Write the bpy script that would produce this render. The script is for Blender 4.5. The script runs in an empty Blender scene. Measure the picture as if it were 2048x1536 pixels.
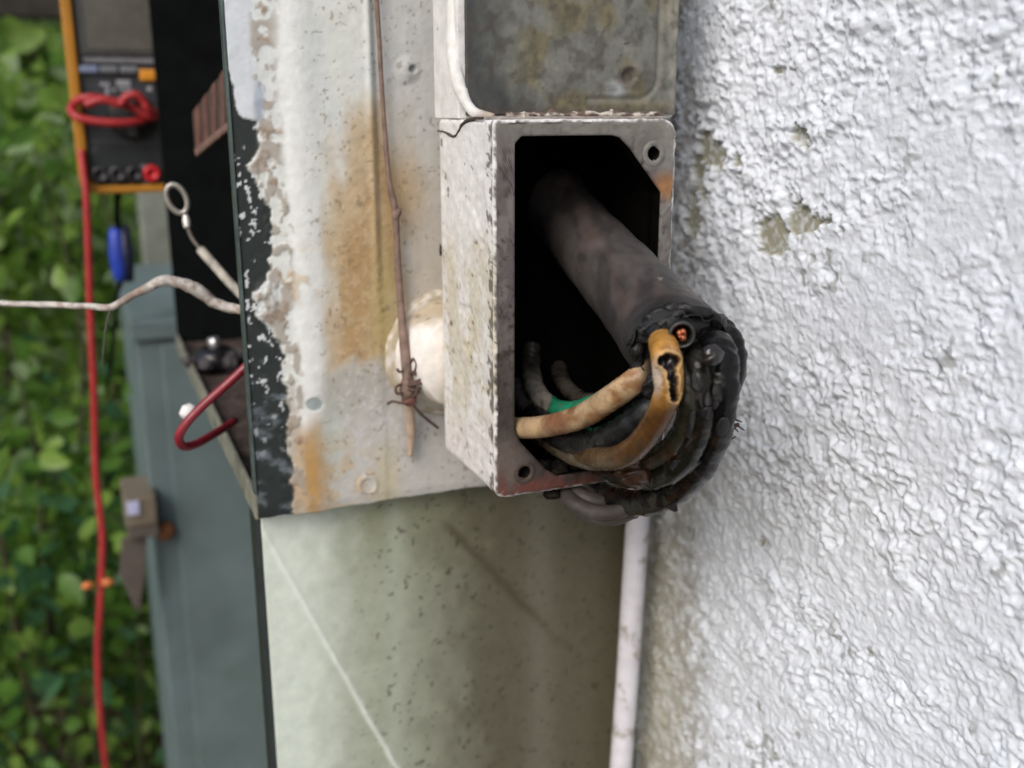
import bpy, bmesh, math, random
import numpy as np
from math import sin, cos, radians, pi
from mathutils import Vector, Matrix, Euler
random.seed(7); RNG = np.random.default_rng(11)
S = bpy.context.scene

# ------------------------------------------------------------------ camera
F, YAW, PITCH = 2050.0, radians(22.8), radians(15.0)
CAM = np.array([0.0, 0.0, 1.3])
cd = bpy.data.cameras.new('camera'); co = bpy.data.objects.new('camera', cd)
S.collection.objects.link(co); S.camera = co
co.location = CAM; co.rotation_euler = (pi/2 - PITCH, 0, -YAW)
cd.sensor_width = 36; cd.lens = 36*F/2048; cd.clip_start = 0.02; cd.clip_end = 500
cd.dof.use_dof = True; cd.dof.focus_distance = 0.435; cd.dof.aperture_fstop = 6.6

# ------------------------------------------------------------------ world, sun, exposure
SUN = Vector((-0.60, -0.50, 0.62)).normalized()          # towards the sun
W = bpy.data.worlds.new('World'); S.world = W; W.use_nodes = True
nt = W.node_tree; sky = nt.nodes.new('ShaderNodeTexSky'); sky.sky_type = 'NISHITA'; sky.sun_disc = False
sky.sun_elevation = math.asin(SUN.z); sky.sun_rotation = math.atan2(SUN.x, SUN.y)
sky.air_density = 1.0; sky.dust_density = 3.0; sky.ozone_density = 1.0
nt.links.new(sky.outputs[0], nt.nodes['Background'].inputs[0]); nt.nodes['Background'].inputs[1].default_value = 0.13
sl = bpy.data.lights.new('sun', 'SUN'); sl.energy = 1.1; sl.angle = radians(32); sl.color = (1, .98, .95)
so = bpy.data.objects.new('sun', sl); S.collection.objects.link(so); so.rotation_euler = (-SUN).to_track_quat('-Z', 'Y').to_euler()
S.view_settings.view_transform = 'Standard'; S.view_settings.look = 'None'; S.view_settings.gamma = 1
S.view_settings.exposure = 0.40

# ------------------------------------------------------------------ helpers
fw = np.array([sin(YAW)*cos(PITCH), cos(YAW)*cos(PITCH), -sin(PITCH)])
rt = np.array([cos(YAW), -sin(YAW), 0.0]); up = np.cross(rt, fw)
def ray(x, y): return fw + rt*(x-1024)/F - up*(y-768)/F
def onY(x, y, Y): d = ray(x, y); return CAM + d*(Y/d[1])
def onX(x, y, X): d = ray(x, y); return CAM + d*(X/d[0])
def proj(P):
    v = P - CAM; d = v @ fw
    return 1024 + F*(v @ rt)/d, 768 - F*(v @ up)/d
_lat = [np.random.default_rng(100+i).random((256, 256)) for i in range(12)]
def vn(x, y, s=0):
    L = _lat[s % 12]; xi = np.floor(x).astype(int); yi = np.floor(y).astype(int)
    fx = x-xi; fy = y-yi; fx = fx*fx*(3-2*fx); fy = fy*fy*(3-2*fy); xi &= 255; yi &= 255; x1 = (xi+1) & 255; y1 = (yi+1) & 255
    return (L[xi, yi]*(1-fx)+L[x1, yi]*fx)*(1-fy)+(L[xi, y1]*(1-fx)+L[x1, y1]*fx)*fy
def fbm(x, y, o=4, s=0):
    r = 0; a = .5; t = 0
    for i in range(o): r = r+a*vn(x*2**i+17.3*i+3*s, y*2**i+9.1*i+5*s, s+i); t += a; a *= .5
    return r/t
def sstep(a, b, x): t = np.clip((x-a)/(b-a), 0, 1); return t*t*(3-2*t)
def blob(px, py, cx, cy, rx, ry, soft=.5): return 1-sstep(1-soft, 1+soft, np.hypot((px-cx)/rx, (py-cy)/ry))
def mixc(c, col, m): return c*(1-m[..., None]) + np.array(col)*m[..., None]

def mat(name, col=(.5, .5, .5), rough=.7, nscale=60, namp=.25, bump=.2, bscale=300, bdist=.001, attr=False, metal=0, spec=.5,
        speck=None, sscale=220, sthr=.70, blotch=None, blscale=25, blthr=.55, trans=0, emit=None):
    m = bpy.data.materials.new(name); m.use_nodes = True; t = m.node_tree; N = t.nodes; L = t.links
    b = N['Principled BSDF']; b.inputs['Metallic'].default_value = metal; b.inputs['Specular IOR Level'].default_value = spec
    tc = N.new('ShaderNodeTexCoord').outputs['Object']
    def noise(sc, det=5, ro=.6):
        n = N.new('ShaderNodeTexNoise'); n.inputs['Scale'].default_value = sc; n.inputs['Detail'].default_value = det; n.inputs['Roughness'].default_value = ro
        L.new(tc, n.inputs['Vector']); return n.outputs['Fac']
    def remap(v, a, b_, c, d):
        r = N.new('ShaderNodeMapRange'); L.new(v, r.inputs[0])
        for i, q in enumerate((a, b_, c, d)): r.inputs[1+i].default_value = q
        return r.outputs[0]
    def mix(f, a, c2, mode='MIX'):
        x = N.new('ShaderNodeMix'); x.data_type = 'RGBA'; x.blend_type = mode
        if isinstance(f, float): x.inputs[0].default_value = f
        else: L.new(f, x.inputs[0])
        for i, q in ((6, a), (7, c2)):
            if isinstance(q, tuple): x.inputs[i].default_value = (*q[:3], 1)
            else: L.new(q, x.inputs[i])
        return x.outputs[2]
    if attr:
        a = N.new('ShaderNodeVertexColor'); a.layer_name = 'Col'; c = a.outputs['Color']
    else:
        rgb = N.new('ShaderNodeRGB'); rgb.outputs[0].default_value = (*col, 1); c = rgb.outputs[0]
    n1 = noise(nscale); v = remap(n1, .3, .7, 1-namp, 1+namp*.6)
    cc = N.new('ShaderNodeCombineColor')
    for i in range(3): L.new(v, cc.inputs[i])
    c = mix(1.0, c, cc.outputs[0], 'MULTIPLY')
    if blotch: c = mix(remap(noise(blscale, 8, .7), blthr, blthr+.08, 0, 1), c, blotch)
    if speck: c = mix(remap(noise(sscale, 3, .5), sthr, sthr+.05, 0, .85), c, speck)
    L.new(c, b.inputs['Base Color'])
    L.new(remap(noise(nscale*2.3), .3, .7, max(rough-.13, .03), min(rough+.13, 1)), b.inputs['Roughness'])
    if bump:
        bp = N.new('ShaderNodeBump'); bp.inputs['Strength'].default_value = bump; bp.inputs['Distance'].default_value = bdist
        L.new(noise(bscale, 8, .65), bp.inputs['Height']); L.new(bp.outputs[0], b.inputs['Normal'])
    if trans:
        tr = N.new('ShaderNodeBsdfTranslucent'); L.new(c, tr.inputs[0]); ms = N.new('ShaderNodeMixShader'); ms.inputs[0].default_value = trans
        L.new(b.outputs[0], ms.inputs[1]); L.new(tr.outputs[0], ms.inputs[2]); L.new(ms.outputs[0], N['Material Output'].inputs[0])
    return m

BASE = {}
def empty(name, loc, label=None, cat=None, group=None):
    o = bpy.data.objects.new(name, None); S.collection.objects.link(o); o.location = loc; o.empty_display_size = .02
    BASE[o] = np.array(loc, float)
    if label: tag(o, label, cat, group)
    return o
def tag(o, label=None, cat=None, group=None, kind=None):
    for k, v in (('label', label), ('category', cat), ('group', group), ('kind', kind)):
        if v: o[k] = v
    return o
def mesh(name, V, Fc, m, parent=None, smooth=True, cols=None, kind=None):
    V = np.asarray(V, float)
    base = BASE[parent] if parent is not None else np.array([V[:, 0].mean(), V[:, 1].mean(), V[:, 2].min()])
    me = bpy.data.meshes.new(name); me.from_pydata((V-base).tolist(), [], Fc if isinstance(Fc, list) else Fc.tolist()); me.update()
    if smooth: me.polygons.foreach_set('use_smooth', [True]*len(me.polygons))
    if cols is not None:
        a = me.color_attributes.new('Col', 'FLOAT_COLOR', 'POINT')
        a.data.foreach_set('color', np.c_[np.clip(cols, 0, 1), np.ones(len(V))].astype(np.float32).ravel())
    me.materials.append(m)
    o = bpy.data.objects.new(name, me); S.collection.objects.link(o)
    if parent is not None: o.parent = parent
    else: o.location = base
    BASE[o] = base
    if kind: o['kind'] = kind
    return o
def bevel_obj(o, w=.001, seg=2):
    md = o.modifiers.new('bevel', 'BEVEL'); md.width = w; md.segments = seg; md.limit_method = 'ANGLE'; md.angle_limit = radians(40)
    return o
def box(name, x0, x1, y0, y1, z0, z1, m, parent=None, bev=.001, rot=None, seg=2):
    V = np.array([(x, y, z) for x in (x0, x1) for y in (y0, y1) for z in (z0, z1)], float)
    if rot is not None:
        c = V.mean(0); V = (V-c) @ np.array(Euler(rot).to_matrix()).T + c
    Fc = [(0, 1, 3, 2), (4, 6, 7, 5), (0, 4, 5, 1), (2, 3, 7, 6), (0, 2, 6, 4), (1, 5, 7, 3)]
    o = mesh(name, V, Fc, m, parent, smooth=False)
    return bevel_obj(o, bev, seg) if bev else o
def crom(P, n):
    P = np.asarray(P, float); Q = np.vstack([2*P[0]-P[1], P, 2*P[-1]-P[-2]]); out = []
    for i in range(1, len(Q)-2):
        t = np.linspace(0, 1, n, endpoint=(i == len(Q)-3))[:, None]
        p0, p1, p2, p3 = Q[i-1:i+3]
        out.append(.5*((2*p1)+(-p0+p2)*t+(2*p0-5*p1+4*p2-p3)*t**2+(-p0+3*p1-3*p2+p3)*t**3))
    return np.vstack(out)
def tube_vf(path, rad, seg=12, n=8, cap=True, lump=0, lumpf=200, seed=0):
    """path Nx3 control points, rad scalar or list: returns verts, faces, t along, angle"""
    r = np.full(len(path), rad) if np.isscalar(rad) else np.asarray(rad, float)
    C = crom(np.c_[np.asarray(path, float), r], n); P = C[:, :3]; R = np.maximum(C[:, 3], 1e-5)
    T = np.gradient(P, axis=0); T /= np.linalg.norm(T, axis=1)[:, None]+1e-12
    a = np.array([0, 0, 1.]) if abs(T[0, 2]) < .9 else np.array([1., 0, 0])
    u = np.cross(T[0], a); u /= np.linalg.norm(u); V = []; ang = np.linspace(0, 2*pi, seg, endpoint=False)
    for i in range(len(P)):
        u = u-T[i]*(u@T[i]); u /= np.linalg.norm(u); w = np.cross(T[i], u)
        k = np.ones(seg)
        if lump: k = 1+lump*(2*fbm(np.full(seg, i*.35)+np.cos(ang), np.sin(ang)*1.3+seed*3.7+i*.11, 3, seed)-1)
        V.append(P[i]+(np.cos(ang)[:, None]*u+np.sin(ang)[:, None]*w)*(R[i]*k)[:, None])
    V = np.vstack(V); n_ = len(P); Fc = []
    for i in range(n_-1):
        for j in range(seg):
            k = (j+1) % seg; Fc.append((i*seg+j, i*seg+k, (i+1)*seg+k, (i+1)*seg+j))
    if cap:
        Fc.append(tuple(range(seg-1, -1, -1))); Fc.append(tuple((n_-1)*seg+j for j in range(seg)))
    t = np.repeat(np.linspace(0, 1, n_), seg)
    return V, Fc, t, np.tile(ang, n_)
def tube(name, path, rad, m, parent=None, **k):
    V, Fc, t, a = tube_vf(path, rad, **k); return mesh(name, V, Fc, m, parent)
def pxpath(L): return [onY(*p[:3]) for p in L]
def ctube(name, path, rad, m, parent, colf, **k):
    V, Fc, t, a = tube_vf(path, rad, **k); px, py = proj(V)
    return mesh(name, V, Fc, m, parent, cols=colf(V, t, a, px, py))
def slab(name, A, B, fn, m, parent=None, thick=.002, axis='Y'):
    """dense sheet: A, B coordinate arrays; fn(A,B)-> position grid (na,nb,3), colour grid; closed behind"""
    a, b = np.meshgrid(A, B, indexing='ij'); P, col = fn(a, b); na, nb = a.shape
    idx = np.arange(na*nb).reshape(na, nb)
    Q = np.stack([idx[:-1, :-1], idx[1:, :-1], idx[1:, 1:], idx[:-1, 1:]], -1).reshape(-1, 4)
    ring = np.concatenate([idx[:, 0], idx[-1, 1:], idx[-2::-1, -1], idx[0, -2:0:-1]])
    V = P.reshape(-1, 3); RB = V[ring].copy(); off = np.array([0, thick, 0]) if axis == 'Y' else np.array([thick, 0, 0]); RB += off
    n0 = len(V); nr = len(ring); V = np.vstack([V, RB, RB.mean(0)[None]]); c = col.reshape(-1, 3); c = np.vstack([c, c[ring], c[:1]])
    j = np.arange(nr); k = (j+1) % nr
    side = np.stack([ring[j], n0+j, n0+k, ring[k]], -1); back = np.stack([n0+j, np.full(nr, n0+nr), n0+k], -1)
    return mesh(name, V, Q.tolist()+side.tolist()+back.tolist(), m, parent, cols=c)
def lathe(name, prof, c, axis, m, parent=None, seg=24, squash=None):
    """prof list of (along, radius)"""
    ax = np.array(axis, float); ax /= np.linalg.norm(ax); u = np.cross(ax, [0, 0, 1.] if abs(ax[2]) < .9 else [1., 0, 0]); u /= np.linalg.norm(u); w = np.cross(ax, u)
    V = []; a = np.linspace(0, 2*pi, seg, endpoint=False)
    for h, r in prof: V.append(np.array(c)+ax*h+(np.cos(a)[:, None]*u+np.sin(a)[:, None]*w)*max(r, 1e-5))
    Fc = [(i*seg+j, i*seg+(j+1) % seg, (i+1)*seg+(j+1) % seg, (i+1)*seg+j) for i in range(len(prof)-1) for j in range(seg)]
    Fc += [tuple(range(seg-1, -1, -1)), tuple((len(prof)-1)*seg+j for j in range(seg))]
    o = mesh(name, np.vstack(V), Fc, m, parent); return o
def rrect(x0, x1, z0, z1, r, n=8):
    pts = []; q = [r]*4 if np.isscalar(r) else r                # corners: top right, top left, bottom left, bottom right
    for cx, cz, a0, r in ((x1-q[0], z1-q[0], 0, q[0]), (x0+q[1], z1-q[1], pi/2, q[1]), (x0+q[2], z0+q[2], pi, q[2]), (x1-q[3], z0+q[3], 3*pi/2, q[3])):
        for i in range(n+1): a = a0+i*pi/2/n; pts.append((cx+r*cos(a), cz+r*sin(a)))
    return np.array(pts)
def prism(name, pts, y0, y1, m, parent=None, bev=.0008, hole=None):
    """XZ outline extruded in Y; hole = second outline of equal length makes a frame"""
    n = len(pts); V = [(p[0], y, p[1]) for y in (y0, y1) for p in pts]; j = np.arange(n); k = (j+1) % n
    Fc = [(int(a), int(b), int(n+b), int(n+a)) for a, b in zip(j, k)]
    if hole is None: Fc += [tuple(range(n-1, -1, -1)), tuple(range(n, 2*n))]
    else:
        V += [(p[0], y, p[1]) for y in (y0, y1) for p in hole]
        for a, b in zip(j, k):
            a = int(a); b = int(b); Fc += [(2*n+b, 2*n+a, 3*n+a, 3*n+b), (b, a, 2*n+a, 2*n+b), (n+a, n+b, 3*n+b, 3*n+a)]
    o = mesh(name, V, Fc, m, parent, smooth=False); bm = bmesh.new(); bm.from_mesh(o.data); bmesh.ops.recalc_face_normals(bm, faces=bm.faces); bm.to_mesh(o.data); bm.free()
    return bevel_obj(o, bev) if bev else o
def blobmesh(name, c, r, m, parent, seed=0, amp=.15, colf=None, nu=40, nv=24, fq=2.2):
    th = np.linspace(0.02, pi-.02, nv); ph = np.linspace(0, 2*pi, nu, endpoint=False); T_, Ph = np.meshgrid(th, ph, indexing='ij')
    d = np.stack([np.sin(T_)*np.cos(Ph), np.sin(T_)*np.sin(Ph), np.cos(T_)], -1).reshape(-1, 3)
    k = 1+amp*2*(fbm(d[:, 0]*fq+d[:, 1]*fq+9, d[:, 2]*fq+d[:, 1]*1.7+4, 4, seed)-.5); V = np.array(c)+d*np.array(r)*k[:, None]
    i = np.arange(nu*nv).reshape(nv, nu); Fq = np.stack([i[:-1], i[1:], np.roll(i[1:], -1, 1), np.roll(i[:-1], -1, 1)], -1).reshape(-1, 4).tolist()+[i[0].tolist(), i[-1][::-1].tolist()]
    cc = colf(V, *proj(V)) if colf else None
    return mesh(name, V, Fq, m, parent, cols=cc)
def axisgrid(lo, hi, f0, f1, fine, coarse):
    return np.unique(np.concatenate([np.arange(lo, f0, coarse), np.arange(f0, f1, fine), np.arange(f1, hi, coarse), [hi]]).round(6))

# key planes (metres)
YP, YS, XW, XF = 0.512, 0.525, 0.314, 0.0717      # cabinet side panel, skirt panel, stucco wall, cabinet front
ZB = onY(700, 1012, YP)[2]                         # cabinet bottom

# ================================================================== SETTING
m_soil = mat('soil', (.09, .065, .04), .95, 12, .5, .6, 60, .02, blotch=(.05, .07, .02), blscale=6)
g = mesh('ground', [(-60, -40, 0), (60, -40, 0), (60, 80, 0), (-60, 80, 0)], [(0, 1, 2, 3)], m_soil); g['kind'] = 'structure'

# ---- stucco wall: real relief
def wall_fn(yy, zz):
    u, v = yy*1000, zz*1000                                       # millimetres
    P = np.stack([np.full_like(yy, XW), yy, zz], -1); px, py = proj(P.reshape(-1, 3)); px = px.reshape(yy.shape); py = py.reshape(yy.shape)
    ok = yy > .1; px = np.where(ok, px, 3000); py = np.where(ok, py, 800)
    wu = u+6*(fbm(u/14, v/14, 3, 4)-.5); wv = v+6*(fbm(u/14+40, v/14, 3, 5)-.5)
    big = fbm(wu/34, wv/30, 3, 1)
    lump = fbm(wu/9, wv/7.5, 3, 2); lump2 = fbm(wu/4.2, wv/3.4, 3, 6)
    tr = np.clip((wu*.55+wv*.83), -1e6, 1e6); sm = fbm(tr/5.5, (wu*.83-wv*.55)/22, 3, 3)         # trowel smears
    ridge = 1-np.abs(2*fbm(wu/16, wv/11, 3, 7)-1)
    far = sstep(1400, 1750, px)*(1-.5*sstep(900, 1200, py))
    h = 2.5*(sstep(.28, .74, lump)-.5)+1.6*(sstep(.25, .75, lump2)-.5)+1.8*(sm-.5)+2.2*(big-.5)+.7*sstep(.70, .99, ridge)
    h2 = 1.7*(sstep(.22, .78, lump)-.5)+.9*(lump2-.5)+3.0*(sm-.5)+3.2*(big-.5)+1.2*sstep(.74, .99, ridge)
    h = h*(1-far)+h2*far
    pitm = sstep(.70, .80, fbm(u/4.5+31, v/4.5, 2, 9))*sstep(.35, .6, fbm(u/25, v/25, 2, 2))
    h = h - 2.0*pitm + 1.3*sstep(.42, .80, fbm(u/2.6, v/2.2, 2, 3)) - .5
    amp = (.34+.70*sstep(.3, .7, fbm(u/38, v/30, 3, 10)))*(1-.18*far); h = h*amp
    # pellet grains of the render coat
    h = h + .7*sstep(.6, .8, vn(u/2.3, v/2.1, 8))*(1-.7*far)
    crk = np.exp(-((v-1050-6*fbm(u/9, v*0, 4, 3)*2-.12*(u-300))/.45)**2)*sstep(1500, 1620, px); h = h - 1.2*crk
    col = np.ones(yy.shape+(3,))*np.array([.67, .715, .78])
    col *= (1+.06*(fbm(u/40, v/40, 3, 9)-.5))[..., None]
    # grime in the pits and beside the fitting
    pit = sstep(.2, -1.6, h)
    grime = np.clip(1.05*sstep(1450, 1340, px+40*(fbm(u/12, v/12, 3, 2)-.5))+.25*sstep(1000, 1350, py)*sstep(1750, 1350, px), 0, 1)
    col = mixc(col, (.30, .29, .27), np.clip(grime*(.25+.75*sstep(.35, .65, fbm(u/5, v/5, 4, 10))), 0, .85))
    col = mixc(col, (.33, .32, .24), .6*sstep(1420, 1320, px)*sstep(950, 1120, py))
    spots = sstep(.71, .76, fbm(u/5.5, v/5.5, 2, 11))*sstep(.50, .7, fbm(u/30, v/30, 2, 3))
    col = mixc(col, (.22, .23, .21), .7*spots)
    # chips where the paint coat has come away
    chip = np.zeros_like(yy)
    wob = 46*(fbm(u/3.6, v/3.6, 4, 5)-.5)
    for cx, cy, rx, ry, sk in ((1420, 298, 26, 46, -.35), (1398, 352, 13, 40, 0), (1385, 430, 12, 44, 0), (1476, 322, 13, 20, 0), (1541, 470, 32, 42, -.15), (1604, 441, 29, 32, 0), (1605, 272, 14, 22, -.3), (1656, 440, 12, 10, 0), (1690, 460, 8, 7, 0), (1560, 140, 18, 8, 0), (1525, 1085, 9, 8, 0)):
        d = np.hypot((px-cx-sk*(cy-py))/rx, (py-cy)/ry)+wob/np.hypot(rx, ry)*1.25
        chip = np.maximum(chip, 1-sstep(.93, 1.03, d))
    h = h*(1-chip)+chip*(-2.6+.7*(lump2-.5))
    col = mixc(col, (.29, .285, .22), chip*(.45+.55*sstep(.3, .6, fbm(u/2.5, v/2.5, 3, 7))))
    P[..., 0] = XW - h/1000
    return P, col
m_wall = mat('stucco', attr=True, rough=.85, nscale=140, namp=.07, bump=.45, bscale=420, bdist=.0012, spec=.12, speck=(.25, .25, .24), sscale=150, sthr=.755)
wl = empty('stucco_wall', (XW+.1, .5, 0), 'rough white stucco wall with chipped patches and knobbly texture', 'wall')
slab('render_coat', axisgrid(-1.6, 4.5, .20, .54, .0008, .02), axisgrid(0, 2.7, .88, 1.40, .0008, .02), wall_fn, m_wall, wl, thick=.012, axis='X')
box('masonry', XW+.008, XW+.2, -1.6, 4.5, 0, 2.7, mat('masonry', (.4, .38, .35), .9), wl, 0)

# ================================================================== ELECTRICAL CABINET
m_pan = mat('weathered_enamel', attr=True, rough=.55, nscale=160, namp=.10, bump=.35, bscale=330, bdist=.0007, spec=.4, speck=(.13, .10, .06), sscale=190, sthr=.765)
m_dkg = mat('dark_green_enamel', (.020, .027, .025), .5, 50, .3, .2, 200, .0006)
m_blk = mat('black_interior_paint', (.006, .0075, .0075), .9, 50, .3, .15, 200, spec=.04)
m_rust = mat('rust_scale', (.065, .042, .033), .95, 90, .6, .9, 160, .003, blotch=(.12, .085, .07), blscale=70, blthr=.52)
YE = 0.945                                        # far side of the cabinet
cab = empty('electrical_cabinet', ((XF+XW)/2, (YP+YE)/2, ZB), 'open wall cabinet with rust-stained cream side, dark green flaking edge and black interior', 'cabinet')
def panel_fn(xx, zz):
    P = np.stack([xx, np.full_like(xx, YP), zz], -1); px, py = [q.reshape(xx.shape) for q in proj(P.reshape(-1, 3))]
    u, v = xx*1000, zz*1000
    n1 = fbm(u/6, v/6, 4, 1); n2 = fbm(u/2.2, v/2.2, 3, 2); n3 = fbm(u/16, v/30, 4, 3); n4 = fbm(u/1.1, v/1.1, 2, 4)
    # x measured along the panel in photo pixels, taken at its middle so the bands run upright
    q = (xx-XF)/.0002545 + 490                    # ~pixel column on the panel
    col = np.ones(xx.shape+(3,))*np.array([.60, .625, .60])
    col = mixc(col, (.56, .60, .62), sstep(.45, .65, n3)*.5)
    col = mixc(col, (.52, .53, .53), sstep(765, 775, q)*.75)
    # stains
    e = (fbm(u/12, v/38, 3, 1)-.5)*2.2
    stain = sstep(150, 400, py+150*e)*sstep(800, 720, py+50*e)*sstep(585, 690, q+70*e)*(1-.75*sstep(775, 815, q+25*e))
    col = mixc(col, (.45, .34, .20), .92*stain)
    dk = stain*sstep(.30, .70, fbm(u/16, v/60, 3, 6))
    col = mixc(col, (.35, .225, .10), .8*dk)
    col = mixc(col, (.52, .43, .30), .35*stain*sstep(.55, .68, n2))
    ring = blob(px, py, 800, 390, 40, 75, .8)
    col = mixc(col, (.45, .30, .13), .7*ring)
    col = mixc(col, (.36, .29, .10), .6*blob(px, py, 768, 620, 26, 120, .8))
    low = sstep(725, 760, py+50*e)
    col = mixc(col, (.43, .415, .385), .8*low)
    col = mixc(col, (.30, .30, .265), .55*low*blob(px, py, 700, 790, 70, 60, .7)*sstep(.3, .7, n1+.2))
    col = mixc(col, (.55, .53, .56), .6*low*sstep(.56, .68, n2)*blob(px, py, 745, 830, 90, 90, .8))
    col = mixc(col, (.44, .49, .44), .6*low*blob(px, py, 650, 880, 35, 70, .8))
    col = mixc(col, (.45, .33, .18), .7*blob(px, py, 680, 965, 70, 70, .9)*sstep(.35, .6, n1))
    col = mixc(col, (.46, .39, .20), .55*blob(px, py, 775, 965, 22, 70, .9))
    col = mixc(col, (.40, .23, .07), .95*blob(px, py, 618, 955, 30, 120, .8)*sstep(.2, .5, n3+.15))
    # rounded edge band, its highlight painted in as a lighter colour
    band = sstep(572, 590, q+8*e)*sstep(648, 622, q+10*e)*(1-.75*sstep(640, 560, py+40*e)*sstep(480, 560, py)*sstep(.4, .6, n1))*(1-sstep(820, 870, py+30*e))
    col = mixc(col, (.72, .74, .73), .85*band)
    col = mixc(col, (.55, .40, .22), .5*sstep(.52, .6, n1)*blob(px, py, 600, 560, 45, 60, .6))
    # peeled strip: dark green undercoat left of a ragged paint edge
    edge = np.interp(py, [-400, 60, 120, 140, 150, 200, 232, 244, 262, 300, 330, 372, 420, 470, 520, 560, 590, 640, 670, 700, 800, 900, 940, 1040], [470, 470, 478, 488, 494, 500, 510, 530, 536, 535, 512, 528, 548, 556, 545, 536, 508, 518, 548, 556, 558, 556, 560, 564])
    pe = q-edge+26*(fbm(u/4.5, v/4.5, 4, 8)-.5)
    paint = sstep(-3, 3, pe)
    # white islands of paint on the green
    top = 0*px
    isl = sstep(.66, .70, fbm(u/3.2, v/3.8, 3, 9))*sstep(466, 490, q)*sstep(250, 330, py)*sstep(1000, 700, py)
    smear = sstep(.55, .75, fbm(u/9+.02*v, v/6, 4, 10))*sstep(470, 500, q)*sstep(660, 720, py)
    ud = np.ones_like(col)*np.array([.016, .022, .021])
    ud = mixc(ud, (.17, .20, .23), .55*smear)
    ud = mixc(ud, (.60, .63, .66), np.clip(top+.9*isl, 0, 1))
    cq = q+14*e; crust = np.clip(sstep(532, 548, cq)*sstep(588, 566, cq)+sstep(0, 10, pe)*sstep(40, 22, pe)*sstep(235, 260, py), 0, 1)*(1-sstep(980, 1020, py))
    col = mixc(col, (.58, .62, .66), paint*sstep(548, 530, q)*sstep(260, 235, py))
    col = mixc(col, (.30, .265, .22), .8*crust*sstep(.44, .54, fbm(u/4.2, v/5.5, 3, 7))); col = mixc(col, (.24, .15, .09), .6*crust*sstep(.58, .7, n1))
    col = mixc(col, (.30, .36, .46), .75*blob(px, py, 517, 205, 10, 40, .5))
    col = ud*(1-paint[..., None])+col*paint[..., None]
    # white chip exposing grey metal
    chip = blob(px, py, 627, 806, 17, 13, .15)
    col = mixc(col, (.30, .35, .35), chip)
    # pits, scratches
    pits = sstep(.70, .75, fbm(u/1.9, v/1.9, 2, 5))*sstep(.4, .6, n1)*sstep(600, 640, q)
    col = mixc(col, (.20, .15, .09), .6*pits)
    # relief (mm, towards the viewer)
    h = paint*.75 + .45*np.clip(top+isl, 0, 1)*(1-paint) + .35*(n1-.5)+.18*(n2-.5)
    h += .55*crust*sstep(.46, .53, fbm(u/4.2, v/5.5, 3, 7))*(.4+.6*sstep(230, 270, py)) + .22*stain*(n2-.5) - .5*chip
    h += 2.0*np.exp(-((q-608)/34)**2)*paint                         # rolled corner bead
    h += 1.0*blob(px, py, 530, 605, 24, 40, .4)*(.4+1.4*n2)
    up_ = sstep(650, 430, py)
    h -= (.5+1.5*up_)*sstep(756, 772, q)                            # step down beside the vine
    h += .7*up_*np.exp(-((q-754)/6)**2)
    h += .8*np.exp(-(np.hypot((px-735)/17, (py-970)/17)-1)**2*14)*(px > 715)*(py < 985)
    h += 1.6*blob(px, py, 815, 140, 18, 20, .7)-1.8*blob(px, py, 826, 138, 7, 7, .4)
    col = mixc(col, (.25, .26, .26), .8*blob(px, py, 826, 138, 8, 8, .4))
    h -= 3*sstep(6, -2, (zz-ZB)*1000+.8*(n1-.5))*.4
    P[..., 1] = YP-h/1000
    P[..., 2] = zz+np.where(zz < ZB+.0005, .0009*(n1-.5)*2, 0)
    return P, col
slab('side_panel', axisgrid(XF, XW-.001, XF, .215, .0007, .004), axisgrid(ZB, 1.85, ZB, 1.40, .0007, .02), panel_fn, m_pan, cab, thick=.0025)
t = .002
box('far_side_panel', XF, XW-.003, YE-.002, YE, ZB, 1.85, m_blk, cab, .0005)
box('back_panel', XW-.012, XW-.008, YP+.006, YE-.003, ZB+.01, 1.84, m_blk, cab, 0)
box('top_panel', XF, XW-.003, YP-.01, YE+.006, 1.851, 1.855, m_dkg, cab, .0005)
box('inner_lining', XF+.004, XW-.013, YP+.0028, YP+.004, ZB+.012, 1.84, m_blk, cab, 0)
# floor and front lip
lip_m = mat('olive_lip', (.22, .22, .17), .7, 60, .35, .5, 200, blotch=(.05, .06, .05), blscale=50, blthr=.56)
yy = np.linspace(YP+.004, YE-.003, 60); fl = []
V = [(x, y, ZB+.003+.004*fbm(np.array(x*90), np.array(y*90), 3, 2)) for y in yy for x in np.linspace(XF+.0015, XW-.014, 30)]
Fq = [(i*30+j, i*30+j+1, (i+1)*30+j+1, (i+1)*30+j) for i in range(59) for j in range(29)]
mesh('floor_plate', V, Fq, m_rust, cab)
box('underside', XF, XW-.014, YP+.003, YE-.003, ZB-.0004, ZB+.001, m_dkg, cab, 0)
box('front_lip', XF-.0015, XF+.001, YP+.0025, YE, ZB-.001, ZB+.0125, lip_m, cab, .0005)
box('edge_fold', XF-.0016, XF-.0002, YP-.0012, YP+.006, ZB+.014, 1.85, mat('worn_edge', (.06, .085, .08), .45, 90, .5, .3, 300), cab, .0004)
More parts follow.
